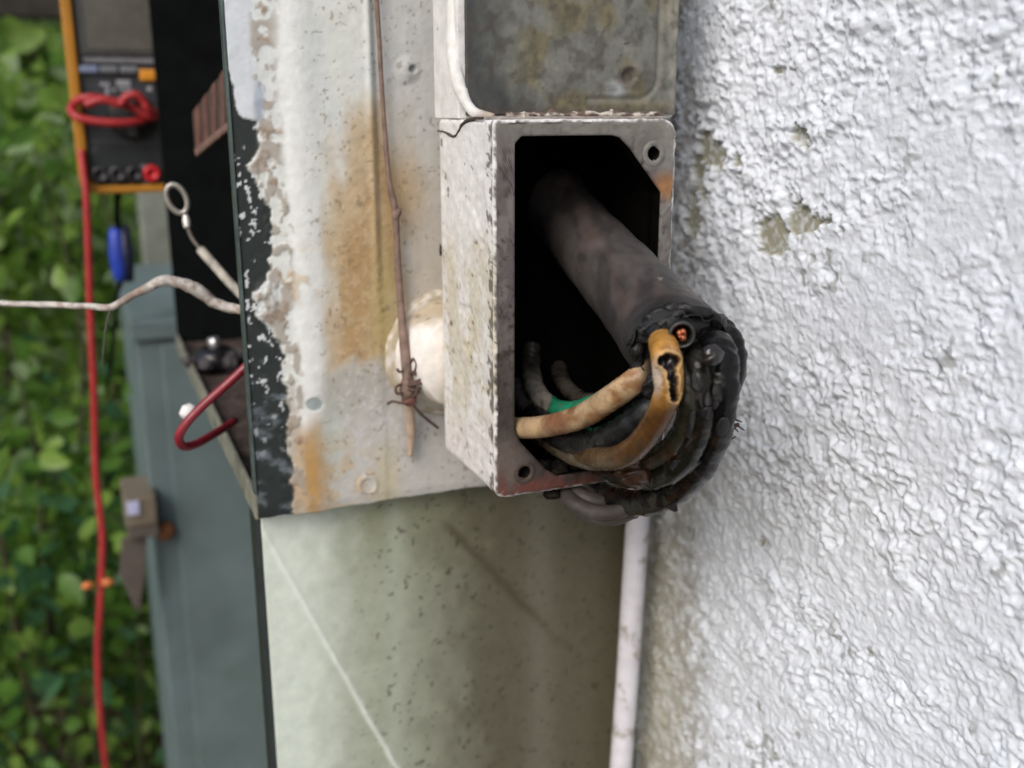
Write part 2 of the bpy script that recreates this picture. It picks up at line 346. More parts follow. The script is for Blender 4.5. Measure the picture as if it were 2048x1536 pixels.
# rusty terminal board inside, set slanting as it shows
bm_ = mat('rusty_board', (.07, .045, .03), .85, 70, .5, .6, 150, .002, blotch=(.10, .075, .04), blscale=40)
def slant(name, quad, th, m, par):
    Q = [onY(*p) for p in quad]; n_ = np.cross(Q[1]-Q[0], Q[3]-Q[0]); n_ /= np.linalg.norm(n_); n_ *= th*np.sign(n_ @ fw)
    return bevel_obj(mesh(name, Q+[q+n_ for q in Q], [(0, 1, 2, 3), (7, 6, 5, 4), (0, 4, 5, 1), (1, 5, 6, 2), (2, 6, 7, 3), (3, 7, 4, 0)], m, par, smooth=False), .001)
tb = slant('terminal_board', [(384, 224, .74), (480, 96, .62), (480, 232, .62), (390, 308, .74)], .006, bm_, cab)
for i in range(5):
    f0 = .06+.19*i; cn = [onY(*p)-fw*.0022 for p in ((386, 226, .74), (480, 98, .62), (480, 230, .62), (391, 306, .74))]
    lo, hi = (lambda f: cn[0]*(1-f)+cn[1]*f), (lambda f: cn[3]*(1-f)+cn[2]*f)
    Q4 = [lo(f0), lo(f0+.10), hi(f0+.10), hi(f0)]
    bevel_obj(mesh('terminal_strip', Q4+[q+fw*.002 for q in Q4], [(0, 1, 2, 3), (7, 6, 5, 4), (0, 4, 5, 1), (1, 5, 6, 2), (2, 6, 7, 3), (3, 7, 4, 0)], mat('terminal_rust_%d' % i, (.16-.01*i, .065, .05), .7, 80, .5), tb, smooth=False), .0006)
slant('board_edge', [(388, 298, .732), (480, 222, .612), (480, 240, .612), (391, 314, .732)], .003, mat('board_edge', (.22, .13, .105), .7, 80, .5), tb)
# sealing grommet on the floor
gr = empty('cable_grommet', onY(430, 735, .66), 'glossy black rubber grommet on the rusty cabinet floor', 'grommet')
m_gloss = mat('black_rubber', (.012, .012, .013), .22, 60, .3, .3, 120)
d_ = ray(432, 728); c0 = CAM+d_*((ZB+.010-CAM[2])/d_[2])
lathe('collar', [(-.004, .016), (.004, .018), (.010, .016), (.014, .011), (.015, .006)], c0, (0, 0, 1), m_gloss, gr)
lathe('stud', [(.012, .005), (.021, .005), (.022, .003)], c0, (0, 0, 1), mat('zinc_stud', (.6, .58, .6), .3, metal=.8), gr, seg=12)
for k in range(6):
    a = k*1.05; p = c0+np.array([.019*cos(a), .019*sin(a), .004]); blobmesh('debris_lump', p, (random.uniform(.005, .009), random.uniform(.005, .010), random.uniform(.004, .008)), mat('grey_debris%d' % k, (.05, .045, .048), .6, 200, .6, .8, 300), gr, k, .6, nu=24, nv=14, fq=5)

# ---- wires hanging out of the cabinet
m_wire = mat('cloth_wire', (.46, .43, .38), .8, 250, .35, .8, 600, .0006, blotch=(.22, .17, .13), blscale=160, blthr=.60)
w1 = empty('stripped_wire', onY(480, 615, .56), 'stiff off-white cloth-covered wire bending out past the cabinet edge', 'wire')
path = pxpath([(500, 618, .535), (470, 618, .545), (430, 606, .55), (395, 580, .55), (360, 566, .55), (328, 562, .55), (298, 574, .55), (262, 592, .555), (222, 614, .56), (170, 612, .575), (105, 609, .59), (0, 606, .62), (-90, 590, .64)])
ctube('sheath', path, [.0023, .0026, .0031, .0033, .0031, .0029, .0024, .0019, .0018, .0017, .0016, .0015, .0014], mat('cloth_sheath', attr=True, rough=.8, nscale=300, namp=.3, bump=.8, bscale=700, bdist=.0006), w1,
      lambda V, t, a, px, py: mixc(mixc(np.ones((len(V), 3))*[.52, .49, .45], (.22, .18, .14), .8*sstep(300, 285, px)*sstep(225, 240, px)), (.30, .2, .16), .7*sstep(.58, .66, fbm(px/9, py/9, 3, 3))), seg=14, n=10, lump=.25)
tube('loose_strand', pxpath([(228, 606, .56), (215, 640, .562), (208, 690, .565), (204, 740, .567)]), [.0009, .0007, .0006, .0003], mat('dark_strand', (.07, .08, .06), .8), w1, seg=8)
w2 = empty('lug_cable', onY(470, 590, .60), 'white sleeved lead with a bare ring terminal in the cabinet opening', 'cable')
A = onY(500, 608, .575); B = onY(402, 500, .62); D = onY(375, 455, .63); E2 = onY(371, 430, .632)
tube('sleeve', [A, (A+B)/2+np.array([0, .0, -.0006]), B], [.0026, .0027, .0029], mat('cream_sleeve', (.42, .39, .33), .6, 120, .5, .4, 300), w2, seg=14, lump=.08)
tube('bare_wire', [B, (B+D)/2+np.array([-.001, 0, 0]), D], [.0011, .0013, .0012], mat('tarnished_wire', (.10, .085, .07), .6), w2, seg=10)
lug_m = mat('tinned_lug', (.45, .43, .39), .45, 120, .4, .4, 300, metal=.5)
tube('crimp_barrel', [D, (D+E2)/2, E2], [.0021, .0023, .0016], mat('crimp', (.7, .68, .64), .4, metal=.4), w2, seg=12)
rc = onY(354, 398, .635); a = np.linspace(0, 2*pi, 21)[:-1]; ax = (onY(366, 425, .635)-rc); ax /= np.linalg.norm(ax); bx = np.cross(ax, [0, 1, 0.25]); bx /= np.linalg.norm(bx)
pts = [rc+ax*.0085*cos(q)+bx*.0052*sin(q) for q in a]; pts += [pts[0]]
tube('ring_tongue', pts, .0017, lug_m, w2, seg=10, n=3, cap=False)
w3 = empty('red_wire', onY(495, 735, .56), 'dark red insulated wire looping below the cabinet edge', 'wire')
tube('insulation', pxpath([(520, 705, .545), (497, 728, .545), (450, 772, .545), (405, 812, .545), (374, 845, .545), (358, 873, .547), (366, 892, .552), (390, 889, .56), (425, 870, .575), (470, 842, .60)]), .0024, mat('red_insulation', (.23, .018, .03), .35, 60, .25, .1), w3, seg=14)
lathe('paper_flag', [(-.003, .002), (0, .0045), (.004, .004), (.006, .002)], onY(372, 826, .556), (1, .3, .3), mat('white_paper', (.7, .7, .68), .9), w3, seg=7)

# ================================================================== SKIRT PANEL AND WHITE CONDUIT
def skirt_fn(xx, zz):
    P = np.stack([xx, np.full_like(xx, YS), zz], -1); px, py = [q.reshape(xx.shape) for q in proj(P.reshape(-1, 3))]
    u, v = xx*1000, zz*1000; n1 = fbm(u/9, v/14, 4, 1); n2 = fbm(u/2.5, v/2.5, 3, 2)
    col = np.ones(xx.shape+(3,))*np.array([.58, .64, .57])
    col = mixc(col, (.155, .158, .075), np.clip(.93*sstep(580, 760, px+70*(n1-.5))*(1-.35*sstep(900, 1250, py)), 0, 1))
    col = mixc(col, (.062, .052, .026), .92*sstep(720, 1010, px+80*(n1-.5)))  # darker towards the right: dirt plus the fitting's shade painted in
    col = mixc(col, (.36, .40, .33), .45*np.exp(-((px-790)/22)**2)*sstep(960, 1050, py))
    col = mixc(col, (.15, .14, .11), .5*np.exp(-((px-1080)/30)**2))
    diag = np.exp(-((px-(905+(py-1060)*.95+14*(n1-.5)))/13)**2)*sstep(1030, 1070, py)*sstep(1330, 1200, py)
    col = mixc(col, (.045, .037, .015), .75*diag)
    sp = sstep(.75, .80, fbm(u/2.9, v/2.9, 2, 3))*sstep(650, 800, px)
    col = mixc(col, (.03, .026, .010), .7*sp)
    crease = np.abs((px-522)*.86-(py-1050)*.5)*1
    line = np.exp(-((px-522-(py-1055)*.565+5*(n1-.5))/6)**2)*(.55+.5*n1)*sstep(1045, 1060, py)
    col = mixc(col, (.72, .78, .72), .8*line)
    h = .9*line+.3*(n1-.5)+.12*(n2-.5)-.5*diag
    P[..., 1] = YS-h/1000; return P, col
sk = empty('skirt_panel', (.19, YS, 0), 'pale green mildewed sheet panel below the cabinet, with painted shade', 'panel')
XS = onY(523, 1062, YS)[0]
slab('sheet', axisgrid(XS, XW-.004, XS, XW-.004, .0011, .002), axisgrid(.02, ZB-.003, .86, ZB-.003, .0011, .02), skirt_fn, mat('mildew_shade_enamel', attr=True, rough=.6, nscale=110, namp=.12, bump=.25, bscale=300, bdist=.0006, speck=(.12, .12, .06), sscale=130, sthr=.84), sk, thick=.002)
box('edge_return', XS-.0035, XS-.0004, YS-.0005, YS+.016, 0, ZB-.003, m_dkg, sk, .0006)
pv = empty('white_conduit', (.302, .505, 0), 'narrow white plastic conduit running down beside the stucco wall', 'conduit')
pa, pb = onY(1277, 1020, .507), onY(1264, 1215, .507); dv = pb-pa
tube('pipe', [pa-dv*.5, pa, pb, pb+dv*1.2, [pb[0]-.02, .507, .5], [pb[0]-.03, .507, .0]], .0073, mat('weathered_pvc', (.62, .61, .66), .45, 70, .15, .3, 200, blotch=(.34, .32, .29), blscale=55, blthr=.54), pv, seg=20)
for z in (.62, .18): lathe('strap', [(-.008, .0085), (.008, .0085)], np.array([pb[0]-.02, .507, z]), (0, 0, 1), mat('strap_zinc%d' % int(z*100), (.5, .5, .5), .5), pv, seg=16)

# ================================================================== CONDUIT BODY (open fitting)
X0, X1, Z0, Z1, Y0, Y1 = .1643, .2527, 1.1270, 1.2955, .410, .488
cb = empty('conduit_body', ((X0+X1)/2, .45, Z0), 'open cast metal conduit fitting with chipped white paint and its cover off', 'conduit fitting')
N = 560
def resample(pts, n):
    pts = np.vstack([pts, pts[:1]]); s = np.r_[0, np.cumsum(np.linalg.norm(np.diff(pts, axis=0), axis=1))]; q = np.linspace(0, s[-1], n, endpoint=False)
    return np.c_[np.interp(q, s, pts[:, 0]), np.interp(q, s, pts[:, 1])]
outer = resample(rrect(X0, X1, Z0, Z1, (.007, .0016, .005, .006)), N)
xi0, xi1, zi0, zi1 = .1738, .2462, 1.1335, 1.2890
inner_poly = np.array([(xi1, zi1-.0255), (xi1-.0165, zi1-.006), (xi1-.022, zi1-.001), (xi1-.026, zi1), (xi0+.003, zi1), (xi0, zi1-.003), (xi0, zi0+.026), (xi0+.003, zi0+.019), (xi0+.016, zi0+.004), (xi0+.022, zi0), (xi1-.004, zi0), (xi1, zi0+.004)])
cen = np.array([(X0+X1)/2, (Z0+Z1)/2])
inr = resample(inner_poly, 4000)
def angmatch(o_, poly):      # inner point along the same relative angle
    sc = np.array([1, (X1-X0)/(Z1-Z0)]); ao = np.arctan2(*(((o_-cen)*sc)[:, ::-1]).T); ai = np.arctan2(*(((poly-cen)*sc)[:, ::-1]).T)
    srt = np.argsort(ai); ai = ai[srt]; p = poly[srt]
    ai = np.r_[ai[-1]-2*pi, ai, ai[0]+2*pi]; p = np.vstack([p[-1:], p, p[:1]])
    return np.c_[np.interp(ao, ai, p[:, 0]), np.interp(ao, ai, p[:, 1])]
inner = angmatch(outer, inr)
rows = []; kind = []
nrm = outer-cen; onrm = np.roll(outer, -1, 0)-np.roll(outer, 1, 0); onrm = np.c_[onrm[:, 1], -onrm[:, 0]]; onrm /= np.linalg.norm(onrm, axis=1)[:, None]
s_arc = np.r_[0, np.cumsum(np.linalg.norm(np.diff(outer, axis=0), axis=1))]*1000
def ringat(loop, y, k, sh=0.0, ry=0): rows.append(np.c_[loop[:, 0]+onrm[:, 0]*sh, np.full(N, y)+ry, loop[:, 1]+onrm[:, 1]*sh]); kind.append(k)
back_round = [(.0, -.008), (.0015, -.004), (.004, -.0012), (.008, 0)]
for dy, sh in back_round: ringat(outer, Y1-dy, 0, sh)
for y in np.linspace(Y1-.010, Y0+.0022, 52):
    u = s_arc; v = y*1000+0*u
    d = .9*(fbm(u/14, v/11, 3, 3)-.5)+.5*(fbm(u/4, v/4, 3, 5)-.5)-1.4*sstep(.62, .75, fbm(u/12, v/17, 3, 8))*(.5)
    ringat(outer, y, 0, d/1000+.0002)
ragged = .0008*(fbm(s_arc/3, s_arc*0, 3, 4)-.5)*2
ringat(outer, Y0+.0012, .35, .0004+ragged*.5); ringat(outer, Y0+.0004, .55, -.0003+ragged*.5); ringat(outer, Y0, .8, -.0011+ragged*.5)
for f in np.linspace(.14, .93, 9):
    L_ = outer*(1-f)+inner*f; d = .0005*(fbm(L_[:, 0]*260, L_[:, 1]*260, 4, 6)-.5); rows.append(np.c_[L_[:, 0], Y0+d, L_[:, 1]]); kind.append(1)
for y, sh in ((Y0+.0004, 0), (Y0+.0012, .0002)): rows.append(np.c_[inner[:, 0], np.full(N, y), inner[:, 1]]); kind.append(1.2)
shr = cen+(inner-cen)*1.0
rect_in = angmatch(outer, resample(rrect(xi0-.003, xi1+.002, zi0-.002, zi1+.001, .004), 4000))
for y in np.linspace(Y0+.004, Y0+.010, 3): rows.append(np.c_[inner[:, 0], np.full(N, y), inner[:, 1]]); kind.append(2)
for y in np.linspace(Y0+.0105, Y1-.004, 12): rows.append(np.c_[rect_in[:, 0], np.full(N, y), rect_in[:, 1]]); kind.append(2)
V = np.vstack(rows); K = np.repeat(kind, N); nr = len(rows); idx = np.arange(nr*N).reshape(nr, N)
Fq = np.stack([idx[:-1], idx[1:], np.roll(idx[1:], -1, 1), np.roll(idx[:-1], -1, 1)], -1).reshape(-1, 4).tolist()
Fq += [idx[0].tolist(), idx[-1][::-1].tolist()]
px, py = proj(V); sa = np.tile(s_arc, nr); u, v = sa, V[:, 1]*1000
n1 = fbm(u/7, v/7, 4, 1); n2 = fbm(u/2.2, v/2.2, 3, 2); n3 = fbm(u/30, v/14, 3, 3)
white = np.ones((len(V), 3))*[.70, .70, .69]
lowm = sstep(430, 560, py+60*(n1-.5))
white = mixc(white, (.56, .52, .41), .75*lowm*sstep(900, 780, py)*sstep(.35, .6, n3))
white = mixc(white, (.50, .43, .28), .5*lowm*sstep(.55, .72, n1)*sstep(950, 830, py))
white = mixc(white, (.66, .61, .60), .6*sstep(780, 900, py))
white = mixc(white, (.40, .37, .31), .55*sstep(.60, .72, n2)*lowm)
face = np.ones((len(V), 3))*[.105, .092, .090]
fn = fbm(V[:, 0]*250, V[:, 2]*130, 4, 7)
face = mixc(face, (.165, .150, .143), sstep(.42, .60, fn)*.85); face = mixc(face, (.04, .03, .027), .85*sstep(.60, .70, fbm(V[:, 0]*420, V[:, 2]*420, 4, 9)))
face = mixc(face, (.22, .22, .19), .8*sstep(1300, 1335, px)*sstep(520, 200, py))
face = mixc(face, (.19, .18, .155), .6*sstep(330, 245, py))
face = mixc(face, (.30, .13, .03), .8*blob(px, py, 1335, 372, 26, 24, .7))
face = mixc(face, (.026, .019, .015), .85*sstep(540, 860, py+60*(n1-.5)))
face = mixc(face, (.17, .13, .11), .6*blob(px, py, 1010, 930, 40, 50, .7))
face = mixc(face, (.13, .030, .018), .85*sstep(930, 985, py+30*(n1-.5))*sstep(.3, .55, fn))
edgep = sstep(.66, .30, K+.8*(n2-.5)+.5*(n1-.5)-.08)
edgep = np.where(K < .1, np.maximum(edgep, .985), edgep)
notleft = (V[:, 2] > Z1-.0005)*.5
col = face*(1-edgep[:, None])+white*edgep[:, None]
chipm = (K < .1)*sstep(.70, .74, n2*.5+n1*.5+.30*sstep(Y0+.013, Y0+.001, V[:, 1]))
col = mixc(col, (.07, .055, .048), .8*chipm)
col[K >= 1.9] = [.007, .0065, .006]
col = mixc(col, (.13, .04, .025), .7*(K < .1)*(V[:, 2] < Z0+.0015)*1.0)
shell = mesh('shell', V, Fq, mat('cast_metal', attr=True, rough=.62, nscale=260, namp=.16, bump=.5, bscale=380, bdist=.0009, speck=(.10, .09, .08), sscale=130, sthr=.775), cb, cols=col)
shell.data.materials.append(mat('dark_interior', (.0035, .0032, .003), .95, 80, .4, .3, 200, spec=.02))  # inside faces get a near-black colour
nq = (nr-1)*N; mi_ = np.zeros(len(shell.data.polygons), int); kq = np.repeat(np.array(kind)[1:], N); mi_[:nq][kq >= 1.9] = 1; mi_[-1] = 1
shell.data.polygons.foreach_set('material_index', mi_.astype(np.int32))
# tapped screw holes, really bored: faces removed, a boss ring and a dark bore put in their place
HOLES = [(onY(1308, 307, Y0), .0032), (onY(1049, 945, Y0), .0031)]
bm = bmesh.new(); bm.from_mesh(shell.data); kill = []
for f_ in bm.faces:
    c_ = np.array(f_.calc_center_median())+BASE[cb]
    if c_[1] < Y0+.0009 and any(np.hypot(c_[0]-p[0], c_[2]-p[2]) < rr*1.15 for p, rr in HOLES): kill.append(f_)
bmesh.ops.delete(bm, geom=kill, context='FACES'); bm.to_mesh(shell.data); bm.free()
m_bore = mat('bore_black', (.010, .009, .008), .9, spec=.05)
for k, (p, rr) in enumerate(HOLES):
    ring_c = ((.19, .185, .165), (.06, .042, .034))[k]
    lathe('screw_boss', [(.0006, rr*1.95), (-.00025, rr*1.75), (-.00035, rr*1.2), (-.0001, rr*1.02), (.0008, rr)], p, (0, 1, 0), mat('boss_metal%d' % k, ring_c, .7, 260, .35, .5, 380, .0008), shell, seg=32).data.polygons
    o = [q for q in shell.children if q.name.startswith('screw_boss')][-1]; bm = bmesh.new(); bm.from_mesh(o.data); bmesh.ops.delete(bm, geom=[f_ for f_ in bm.faces if len(f_.verts) > 4], context='FACES_ONLY'); bm.to_mesh(o.data); bm.free()
    lathe('screw_hole', [(.0006, rr*.999), (.0078, rr*.97), (.0079, .0001)], p, (0, 1, 0), m_bore, shell, seg=32)
    o = [q for q in shell.children if q.name.startswith('screw_hole')][-1]; bm = bmesh.new(); bm.from_mesh(o.data); bm.faces.ensure_lookup_table(); bmesh.ops.delete(bm, geom=[f_ for f_ in bm.faces if len(f_.verts) > 4 and abs(f_.calc_center_median().y+BASE[cb][1]-p[1]-.0006) < .001], context='FACES_ONLY'); bm.to_mesh(o.data); bm.free()
lathe('hub', [(0, .030), (.012, .031), (.024, .029)], np.array([.208, Y1-.001, 1.185]), (0, 1, 0), mat('hub_paint', (.5, .48, .44), .7), cb)
# upper housing with its dirty cover
UZ0, UX1, UY = Z1+.0015, .2790, .452; UZL = Z1+.0003
hw_m = mat('housing_paint', (.68, .68, .67), .65, 120, .18, .5, 330, .001, speck=(.15, .13, .1), sscale=180, sthr=.71)
uh = prism('upper_housing', rrect(X0, UX1, UZL, 1.47, (.004, .004, .0006, .004)), UY+.0022, Y1-.0005, hw_m, cb, .0012)
def cover_fn(xx, zz):
    P = np.stack([xx, np.full_like(xx, UY), zz], -1); px, py = [q.reshape(xx.shape) for q in proj(P.reshape(-1, 3))]
    u, v = xx*1000, zz*1000; n1 = fbm(u/7, v/7, 4, 1); n2 = fbm(u/2.4, v/2.4, 3, 2); n3 = fbm(u/18, v/22, 4, 6)
    col = np.ones(xx.shape+(3,))*np.array([.145, .148, .13])
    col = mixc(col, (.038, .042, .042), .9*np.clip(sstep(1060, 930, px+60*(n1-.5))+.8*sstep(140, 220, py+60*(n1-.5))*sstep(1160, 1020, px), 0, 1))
    col = mixc(col, (.13, .11, .05), .75*sstep(.44, .64, n3)*sstep(1000, 1080, px))
    col = mixc(col, (.25, .245, .21), .7*sstep(1330, 1345, px+20*(n1-.5)))
    col = mixc(col, (.30, .33, .34), .8*blob(px, py, 1232, 180, 22, 17, .5))
    col = mixc(col, (.10, .085, .07), .9*blob(px, py, 1256, 152, 21, 22, .35))
    col = mixc(col, (.075, .06, .05), .7*sstep(205, 225, py+24*(n1-.5))*sstep(.4, .6, n2+.1))
    col = col*(.6+.8*fbm(u/5, v/8, 4, 9))[..., None]; col = mixc(col, (.045, .035, .028), .55*sstep(.48, .72, fbm(u/5, v/5, 5, 3)))
    # pressed groove with a rounded corner
    gx, gz = .2672, UZ0+.0075; r = .012
    dx = xx-(gx-r); dz = (gz+r)-zz; d = np.where((dx > 0) & (dz > 0), np.hypot(dx, dz)-r, np.maximum(dx, dz)-r)
    gv = np.exp(-(d*1000/1.5)**2)*(xx > .228)
    col = mixc(col, (.16, .155, .13), .75*gv)
    h = -1.3*gv+.5*(n1-.5)+.25*(n2-.5)-2.6*blob(px, py, 1258, 152, 13, 15, .3)+.7*blob(px, py, 1256, 152, 24, 25, .3)
    P[..., 1] = UY-h/1000; return P, col
slab('cover_plate', axisgrid(X0+.0035, UX1-.0015, 0, 1, .0008, .01)[0:0] if 0 else np.arange(X0+.0035, UX1-.0015, .0008), axisgrid(UZ0+.0005, 1.468, UZ0+.0005, 1.40, .0008, .01), cover_fn,
     mat('grimy_plate', attr=True, rough=.6, nscale=200, namp=.2, bump=.45, bscale=330, bdist=.0008, speck=(.05, .045, .04), sscale=200, sthr=.70), cb, thick=.0018)
# peeling white paint skin wrapping the housing's left edge and its curl
pts = pxpath([(912, -40, .462), (908, 70, .460), (908, 115, .458), (917, 165, .455), (930, 200, .452), (948, 224, .447), (985, 233, .43)])
ctube('paint_curl', pts, [.0034, .0034, .0033, .0031, .0027, .0022, .0015], mat('paint_skin', attr=True, rough=.55, nscale=150, namp=.1, bump=.3, bscale=300), cb,
      lambda V, t, a, px, py: mixc(np.ones((len(V), 3))*[.70, .70, .68], (.30, .22, .15), .8*sstep(.85, .97, t)), seg=16, n=10, lump=.18)
# crumbling rust seam between housing and shell
sv = [(x, y_, z) for x, y_, z in zip(np.linspace(X0+.008, X1-.004, 30), np.full(30, Y0+.006), Z1+.0016+.0011*RNG.random(30))]
ctube('rust_seam', sv, .0008+.0013*RNG.random(30), mat('seam_rust', attr=True, rough=.9, nscale=400, namp=.4, bump=.9, bscale=500, bdist=.001), cb,
      lambda V, t, a, px, py: mixc(np.ones((len(V), 3))*[.14, .095, .075], (.50, .46, .40), sstep(.5, .6, fbm(px/14, py/5, 3, 2))), seg=10, n=4, lump=.5)
box('seam_ledge', X0+.004, X1-.004, Y0+.004, UY+.004, Z1-.0012, Z1+.0016, mat('ledge_metal', (.28, .25, .23), .8, 150, .4, .6, 300), cb, .0006)
m_crack = mat('crack_dirt', (.06, .045, .035), .9)
tube('paint_crack', [onX(x, y, X0-.0001) for x, y in ((876, 262), (890, 264), (908, 273), (918, 262), (926, 248), (944, 238), (966, 236))], [.0003, .0006, .0007, .0006, .0008, .0010, .0006], m_crack, cb, seg=8, lump=.4)
tube('paint_crack', [onX(x, y, X0-.0001) for x, y in ((880, 488), (882, 500), (881, 512))], [.0002, .0009, .0003], m_crack, cb, seg=8, lump=.4)
# white putty behind the fitting
hb = empty('pipe_hub', (.176, YP-.012, 1.138), 'short dirty white pipe hub joining the open fitting to the cabinet side', 'pipe hub')
def rough_lathe(name, prof, c, m, par, colf, amp, seg=72, sub=7, seed=0):
    pr = crom(np.c_[np.array(prof), np.zeros(len(prof))], sub)[:, :2]; an_ = np.linspace(0, 2*pi, seg, endpoint=False); V = []
    for k_, (h_, r_) in enumerate(pr):
        d_ = amp*2*(fbm(np.cos(an_)*2.2+7+h_*90, np.sin(an_)*2.2+3+h_*60, 4, seed)-.5)
        V.append(np.c_[c[0]+(r_+d_)*np.cos(an_), np.full(seg, c[1]+h_), c[2]+(r_+d_)*np.sin(an_)])
    V = np.vstack(V); i_ = np.arange(len(V)).reshape(-1, seg)
    Fq_ = np.stack([i_[:-1], i_[1:], np.roll(i_[1:], -1, 1), np.roll(i_[:-1], -1, 1)], -1).reshape(-1, 4).tolist()+[i_[0].tolist(), i_[-1][::-1].tolist()]
    return mesh(name, V, Fq_, m, par, cols=colf(V, *proj(V)))
def hubc(V, px, py):
    c = np.ones((len(V), 3))*[.76, .73, .70]; n = fbm(px/16, py/16, 4, 2)
    c = mixc(c, (.40, .31, .18), .8*sstep(665, 625, py+30*(n-.5))); c = mixc(c, (.50, .46, .36), .8*sstep(760, 830, py+30*(n-.5)))
    return mixc(c, (.16, .12, .09), .8*sstep(.70, .75, fbm(px/11, py/11, 3, 4))*sstep(700, 640, py))
m_hub = mat('dirty_hub_paint', attr=True, rough=.65, nscale=200, namp=.12, bump=.5, bscale=300, bdist=.001, speck=(.08, .06, .05), sscale=150, sthr=.77)
hc = np.array([.1775, YP-.026, 1.1730])
rough_lathe('barrel', [(0, .024), (.004, .0255), (.010, .027), (.016, .0285), (.022, .0305), (.029, .032)], hc, m_hub, hb, hubc, .0012, seed=3)
rough_lathe('flange', [(.0215, .031), (.0225, .0335), (.025, .0348), (.029, .0352)], hc, m_hub, hb, lambda V, px, py: mixc(np.ones((len(V), 3))*[.42, .36, .26], (.6, .56, .5), sstep(.45, .6, fbm(px/12, py/12, 3, 5))), .0011, seed=5)

# ================================================================== CONTROL CABLE
cc = empty('control_cable', onY(1240, 560, .41), 'thick grey control cable with charred end and nicked conductors bent back', 'cable')
m_jac = mat('grey_jacket', attr=True, rough=.5, nscale=70, namp=.2, bump=.25, bscale=160, bdist=.0008, speck=(.16, .14, .13), sscale=160, sthr=.74)
def jc(V, t, a, px, py):
    c = np.ones((len(V), 3))*[.034, .030, .029]; n = fbm(px/45, py/45, 4, 2)
    c = mixc(c, (.075, .067, .064), .7*sstep(.45, .65, n)); c = mixc(c, (.12, .085, .075), .4*sstep(.55, .7, fbm(px/30, py/60, 3, 4)))
    return mixc(c, (.013, .012, .012), sstep(.78, .88, t+.10*(fbm(a*2, t*9, 3, 3)-.5)))
jp = pxpath([(1085, 345, .52), (1110, 400, .49), (1143, 446, .468), (1196, 508, .432), (1258, 578, .393), (1318, 648, .358), (1352, 690, .338), (1362, 703, .333)])
V, Fc, t, a = tube_vf(jp, [.0165, .0168, .0172, .0177, .0184, .0190, .0194, .0188], seg=48, n=9, lump=.05)
ax0 = np.array(jp[-1])-np.array(jp[-3]); ax0 /= np.linalg.norm(ax0)
V = V+ax0*((sstep(.90, 1.0, t)*(.007*(fbm(np.cos(a)*2.5+5, np.sin(a)*2.5+5, 4, 6)-.55)*2))[:, None])
px, py = proj(V); mesh('jacket', V, Fc, m_jac, cc, cols=jc(V, t, a, px, py))
# charred ragged collar at the cut
axis = np.array(jp[-1])-np.array(jp[-3]); axis /= np.linalg.norm(axis); uu = np.cross(axis, [0, 0, 1]); uu /= np.linalg.norm(uu); ww = np.cross(axis, uu)
an = np.linspace(0, 2*pi, 41); cp = [np.array(jp[-1])+.0180*(uu*cos(q)+ww*sin(q))+axis*(.002*sin(3*q+1)-.001) for q in an]
m_char = mat('char', (.008, .008, .009), .33, 60, .5, .8, 130, .0015, spec=.35)
tube('charred_collar', cp, [.0016+.0016*random.random() for q in an], m_char, cc, seg=12, n=3, cap=False, lump=.5)
cv = mat('conductor', attr=True, rough=.26, nscale=120, namp=.35, bump=.45, bscale=140, bdist=.0010, spec=.35, speck=(.02, .012, .008), sscale=110, sthr=.70)
def flat(c): return lambda V, t, a, px, py: mixc(np.ones((len(V), 3))*np.array(c), tuple(.35*np.array(c)), .7*sstep(.5, .7, fbm(px/16, py/16, 4, 5)))
def cond(name, L, r, colf, seg=28, lump=.15, n=14, par=cc, m=cv, seed=0): return ctube(name, pxpath(L), r, m, par, colf, seg=seg, n=n, lump=lump, seed=seed)
def charc(base, br):
    def f(V, t, a, px, py):
        c = np.ones((len(V), 3))*np.array(base); c = mixc(c, br, .75*sstep(.5, .66, fbm(px/24+3*t, py/24, 4, 5))*sstep(820, 900, py))
        return mixc(c, (.03, .028, .026), .4*sstep(.62, .72, fbm(px/10, py/26, 3, 8)))
    return f
cvk = mat('charred_conductor', attr=True, rough=.22, nscale=150, namp=.4, bump=.40, bscale=90, bdist=.0012, spec=.22)
K_ = dict(m=cvk, seg=36, n=18, lump=.16)
cond('conductor', [(1388, 690, .345), (1420, 690, .327), (1438, 714, .317), (1442, 780, .312), (1432, 856, .316), (1400, 930, .328), (1335, 990, .348), (1255, 1004, .382), (1180, 972, .43), (1125, 925, .468)], [.0062, .0068, .0070, .0066, .0066, .0064, .0062, .006, .006, .006], charc((.0045, .0043, .0046), (.022, .011, .006)), **K_)
cond('conductor', [(1372, 700, .348), (1386, 702, .330), (1394, 734, .316), (1400, 806, .3115), (1392, 874, .315), (1350, 936, .327), (1280, 955, .356), (1200, 930, .41), (1130, 890, .46)], [.0046, .0050, .0052, .0052, .0052, .0052, .0052, .0052, .0052], charc((.0085, .008, .006), (.035, .017, .007)), seed=2, **K_)
cond('conductor', [(1365, 706, .345), (1366, 730, .322), (1376, 790, .3125), (1366, 858, .316), (1318, 912, .331), (1245, 925, .365), (1180, 905, .42)], [.0036, .0040, .0042, .0042, .0042, .0042, .0042], charc((.024, .023, .015), (.045, .021, .008)), seed=4, **K_)
cond('conductor', [(1432, 648, .352), (1458, 684, .340), (1464, 740, .337), (1444, 812, .338), (1424, 880, .345), (1380, 950, .36), (1300, 1000, .38)], [.0050, .0056, .0058, .0050, .0052, .005, .005], charc((.004, .0038, .0038), (.025, .011, .007)), seed=6, **K_)
